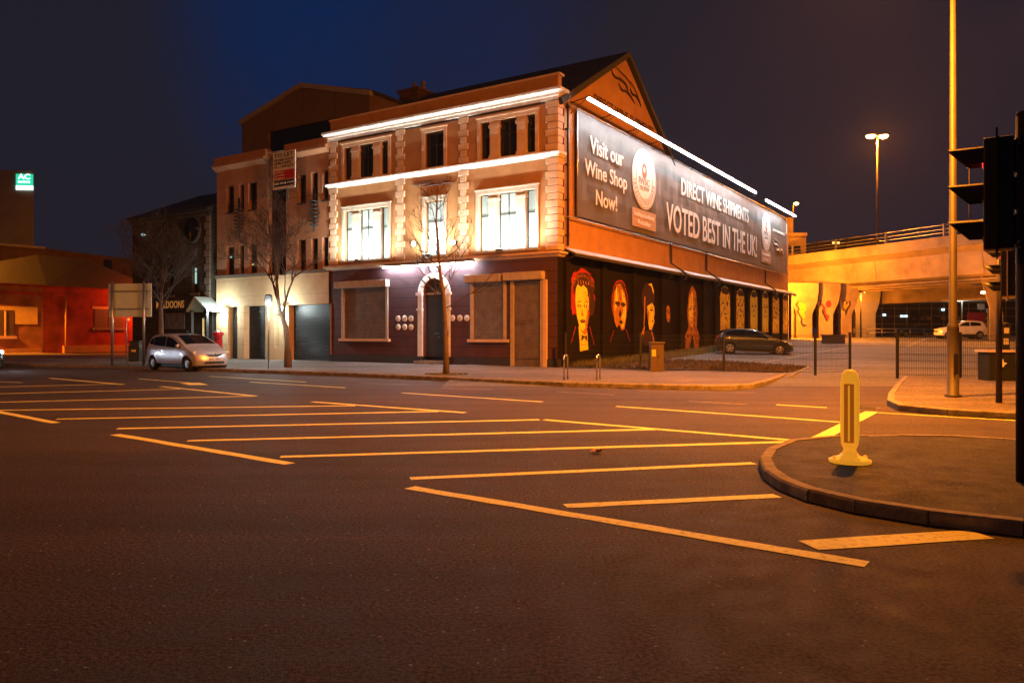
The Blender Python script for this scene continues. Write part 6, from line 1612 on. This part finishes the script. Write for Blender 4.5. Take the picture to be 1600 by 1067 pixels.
# small silver hatchback (side outline, x forward)
jo = [(-1.80, .30), (-1.90, .45), (-1.93, .70), (-1.88, .92), (-1.80, 1.08), (-1.66, 1.32), (-1.50, 1.45), (-1.2, 1.51), (-.7, 1.535), (-.25, 1.53), (.1, 1.48), (.45, 1.36), (.85, 1.17), (1.15, 1.02), (1.45, .93), (1.70, .83), (1.86, .70), (1.93, .55), (1.94, .40), (1.88, .24), (1.62, .20)]
def topf(o):
    up_ = sorted([p for p in o if p[1] > .5])
    def f(x):
        for a, b in zip(up_, up_[1:]):
            if a[0] <= x <= b[0]: return a[1] + (b[1] - a[1]) * (x - a[0]) / (b[0] - a[0] + 1e-6)
        return .6
    return f
def mk_spec(**k): return k
jspec = mk_spec(belt=.90, top=topf(jo), sill=.22, tumble=.20,
    windows=[[(-1.62, 1.13), (-1.50, 1.33), (-1.30, 1.40), (-1.22, 1.06), (-1.5, 1.08)], [(-1.17, 1.05), (-1.24, 1.405), (-.75, 1.44), (-.36, 1.44), (-.33, .99)], [(-.27, .99), (-.30, 1.435), (-.0, 1.39), (.28, 1.29), (.62, 1.12), (.85, .985), (.82, .93), (.3, .955)]],
    seams=[[(-.30, .3), (-.30, .98), (-.29, .98), (-.29, .3)], [(.80, .34), (.86, .93), (.87, .93), (.81, .34)], [(-1.12, .62), (-1.25, 1.0), (-1.24, 1.0), (-1.11, .62)]],
    handles=[(-.15 - .28, .80), (-1.15, .84)], mirror=(.72, 1.03),
    lamps=[(1.58, .76, .84, .24, .10, .085, 'lamp_glass', 'headlight'), (-1.84, 1.0, .88, .05, .06, .16, 'sign_red', 'tail_light'), (1.84, .36, .72, .05, .07, .05, 'lamp_glass', 'fog_lamp')],
    screen=((.98, 1.10), (.18, 1.45), .84, .80), rear=((-1.86, 1.0), (-1.60, 1.36), .78, .72),
    front=[(1.93, .60, 1.86, .69, .34, .52, 'black_plastic', 'grille'), (1.945, .30, 1.945, .40, .66, .58, 'black_plastic', 'lower_intake')], spokes=7, fat=True, lamprot=38)
ps = Vector((-14.05, 31.75, 0)); hd_ = R(-35)
sc_ = car('parked_car', 'small silver hatchback parked at the kerb by the office', ps + Vector((.45, .45, 0)), hd_, jo, 1.70, (-1.25, 1.25), .30, 'silver_paint', jspec, plate=((1.93, .49, 'plate_white'), 'BIG 9815'), group=None)
mb = MB(); mb.lathe([(.045, 0), (.06, .012), (.045, .02)], 14, 0, (1.905, 0, .665), 'X'); mb.box(1.905, -.03, .65, 1.925, .03, .68); mb.build('badge', 'steel', sc_)
# dark family hatchback
lo_ = [(-2.0, .32), (-2.10, .5), (-2.12, .72), (-2.04, .98), (-1.95, 1.10), (-1.72, 1.30), (-1.45, 1.41), (-1.0, 1.455), (-.5, 1.46), (-.1, 1.43), (.3, 1.32), (.75, 1.10), (1.05, .97), (1.45, .90), (1.80, .80), (2.02, .68), (2.12, .55), (2.13, .38), (2.05, .24), (1.78, .20)]
lspec = mk_spec(belt=.93, top=topf(lo_), sill=.23, tumble=.26,
    windows=[[(-1.72, 1.10), (-1.52, 1.26), (-1.2, 1.34), (-.72, 1.37), (-.46, 1.37), (-.45, .99), (-1.2, 1.02)], [(-.40, .99), (-.41, 1.37), (-.1, 1.345), (.25, 1.24), (.72, 1.03), (.70, .95), (.2, .965)]],
    seams=[[(-.43, .3), (-.43, .97), (-.42, .97), (-.42, .3)], [(.72, .34), (.76, .93), (.77, .93), (.73, .34)]], handles=[(-.28, .84), (-1.25, .87)], mirror=(.62, 1.0),
    lamps=[(1.86, .69, .78, .20, .12, .06, 'lamp_glass', 'headlight'), (-2.02, .92, .82, .05, .14, .07, 'sign_red', 'tail_light'), (2.03, .36, .7, .05, .08, .045, 'lamp_glass', 'fog_lamp')],
    screen=((.90, 1.03), (.02, 1.42), .84, .78), rear=((-2.0, 1.06), (-1.62, 1.36), .74, .68),
    front=[(2.13, .52, 2.05, .65, .34, .42, 'black_plastic', 'grille'), (2.135, .30, 2.13, .42, .7, .66, 'black_plastic', 'lower_intake')], spokes=5, fat=True, lamprot=30)
c_ = at(1176, 43.2); car('parked_car', 'dark grey hatchback parked in front of the painted faces', Vector((c_.x, c_.y, .345)), R(-11), lo_, 1.80, (-1.32, 1.32), .32, 'dark_paint', lspec, tilt=R(2.2))
# white crossover under the viaduct
do_ = [(-1.9, .36), (-2.0, .55), (-2.01, .9), (-1.93, 1.05), (-1.75, 1.38), (-1.6, 1.52), (-1.2, 1.58), (-.6, 1.60), (-.15, 1.57), (.2, 1.45), (.62, 1.18), (.9, 1.05), (1.4, .99), (1.75, .90), (1.92, .74), (2.0, .55), (1.98, .36), (1.8, .27)]
dspec = mk_spec(belt=1.02, top=topf(do_), sill=.30, tumble=.2,
    windows=[[(-1.42, 1.13), (-1.36, 1.40), (-.9, 1.46), (-.52, 1.47), (-.50, 1.10)], [(-.44, 1.10), (-.46, 1.47), (-.15, 1.45), (.2, 1.31), (.55, 1.10)]],
    seams=[[(-.47, .4), (-.47, 1.08), (-.46, 1.08), (-.46, .4)]], clad=[[(-1.0, .30), (-1.0, .42), (.9, .42), (.9, .30)]], handles=[(-.3, .95), (-1.2, .97)], mirror=(.48, 1.12),
    lamps=[(1.80, .82, .78, .14, .1, .08, 'lamp_glass', 'headlight'), (-1.95, 1.02, .86, .05, .08, .14, 'sign_red', 'tail_light')],
    screen=((.78, 1.12), (.1, 1.52), .84, .8), rear=((-1.92, 1.08), (-1.72, 1.42), .76, .7),
    front=[(1.98, .55, 1.95, .72, .4, .5, 'black_plastic', 'grille')], spokes=6, lamprot=30)
c_ = at(1499, 66.5); car('parked_car', 'white crossover car parked under the viaduct', Vector((c_.x, c_.y, fz(66.5))), R(176), do_, 1.75, (-1.30, 1.30), .33, 'white_paint', dspec)
# two dim cars far behind, under the viaduct
c_ = at(1427, 100); cd = car('parked_car', 'dark distant car under the amber round sign', Vector((c_.x, c_.y, 1.2)), R(178), lo_, 1.80, (-1.32, 1.32), .32, 'dark_paint', lspec)
c_ = at(1530, 82); cw = car('parked_car', 'low white car half hidden behind the crossover', Vector((c_.x, c_.y, fz(82) - .02)), R(170), jo, 1.70, (-1.25, 1.25), .30, 'white_paint', jspec)
# car at the left edge with its headlights on
hl = dict(jspec); hl['lamps'] = [(1.66, .74, .80, .14, .12, .085, 'headlight_lens', 'headlight')] + jspec['lamps'][1:]
c_ = gd(-97, 580); hc = car('moving_car', 'approaching car at the left edge with dazzling white headlights', Vector((c_.x - .2, c_.y + 1.5, 0)), R(-22), jo, 1.70, (-1.25, 1.25), .30, 'dark_paint', hl)
for s_ in (-1, 1): light('SPOT', 'headlight_beam', 60, (.8, .88, 1.0), (1.95, s_ * .62, .68), hc, .08, (1, -.05 * s_, -.06), 70, .8)
hz = MB(); hz.box(-150, -30, -1.5, 150, 220, 45)
hm = D.materials.new('haze'); hm.use_nodes = True; ht_ = hm.node_tree; ht_.nodes.clear()
ho = N(ht_, 'ShaderNodeOutputMaterial'); hv = N(ht_, 'ShaderNodeVolumePrincipled'); hv.inputs['Density'].default_value = .00014; hv.inputs['Color'].default_value = (.9, .9, .92, 1); hv.inputs['Anisotropy'].default_value = .35
ht_.links.new(hv.outputs[0], ho.inputs['Volume']); MATS['haze'] = hm
tag(hz.build('haze', 'haze'), 'thin damp night air glowing round the lamps', None, None, 'stuff')
print('OBJECTS', len(D.objects))
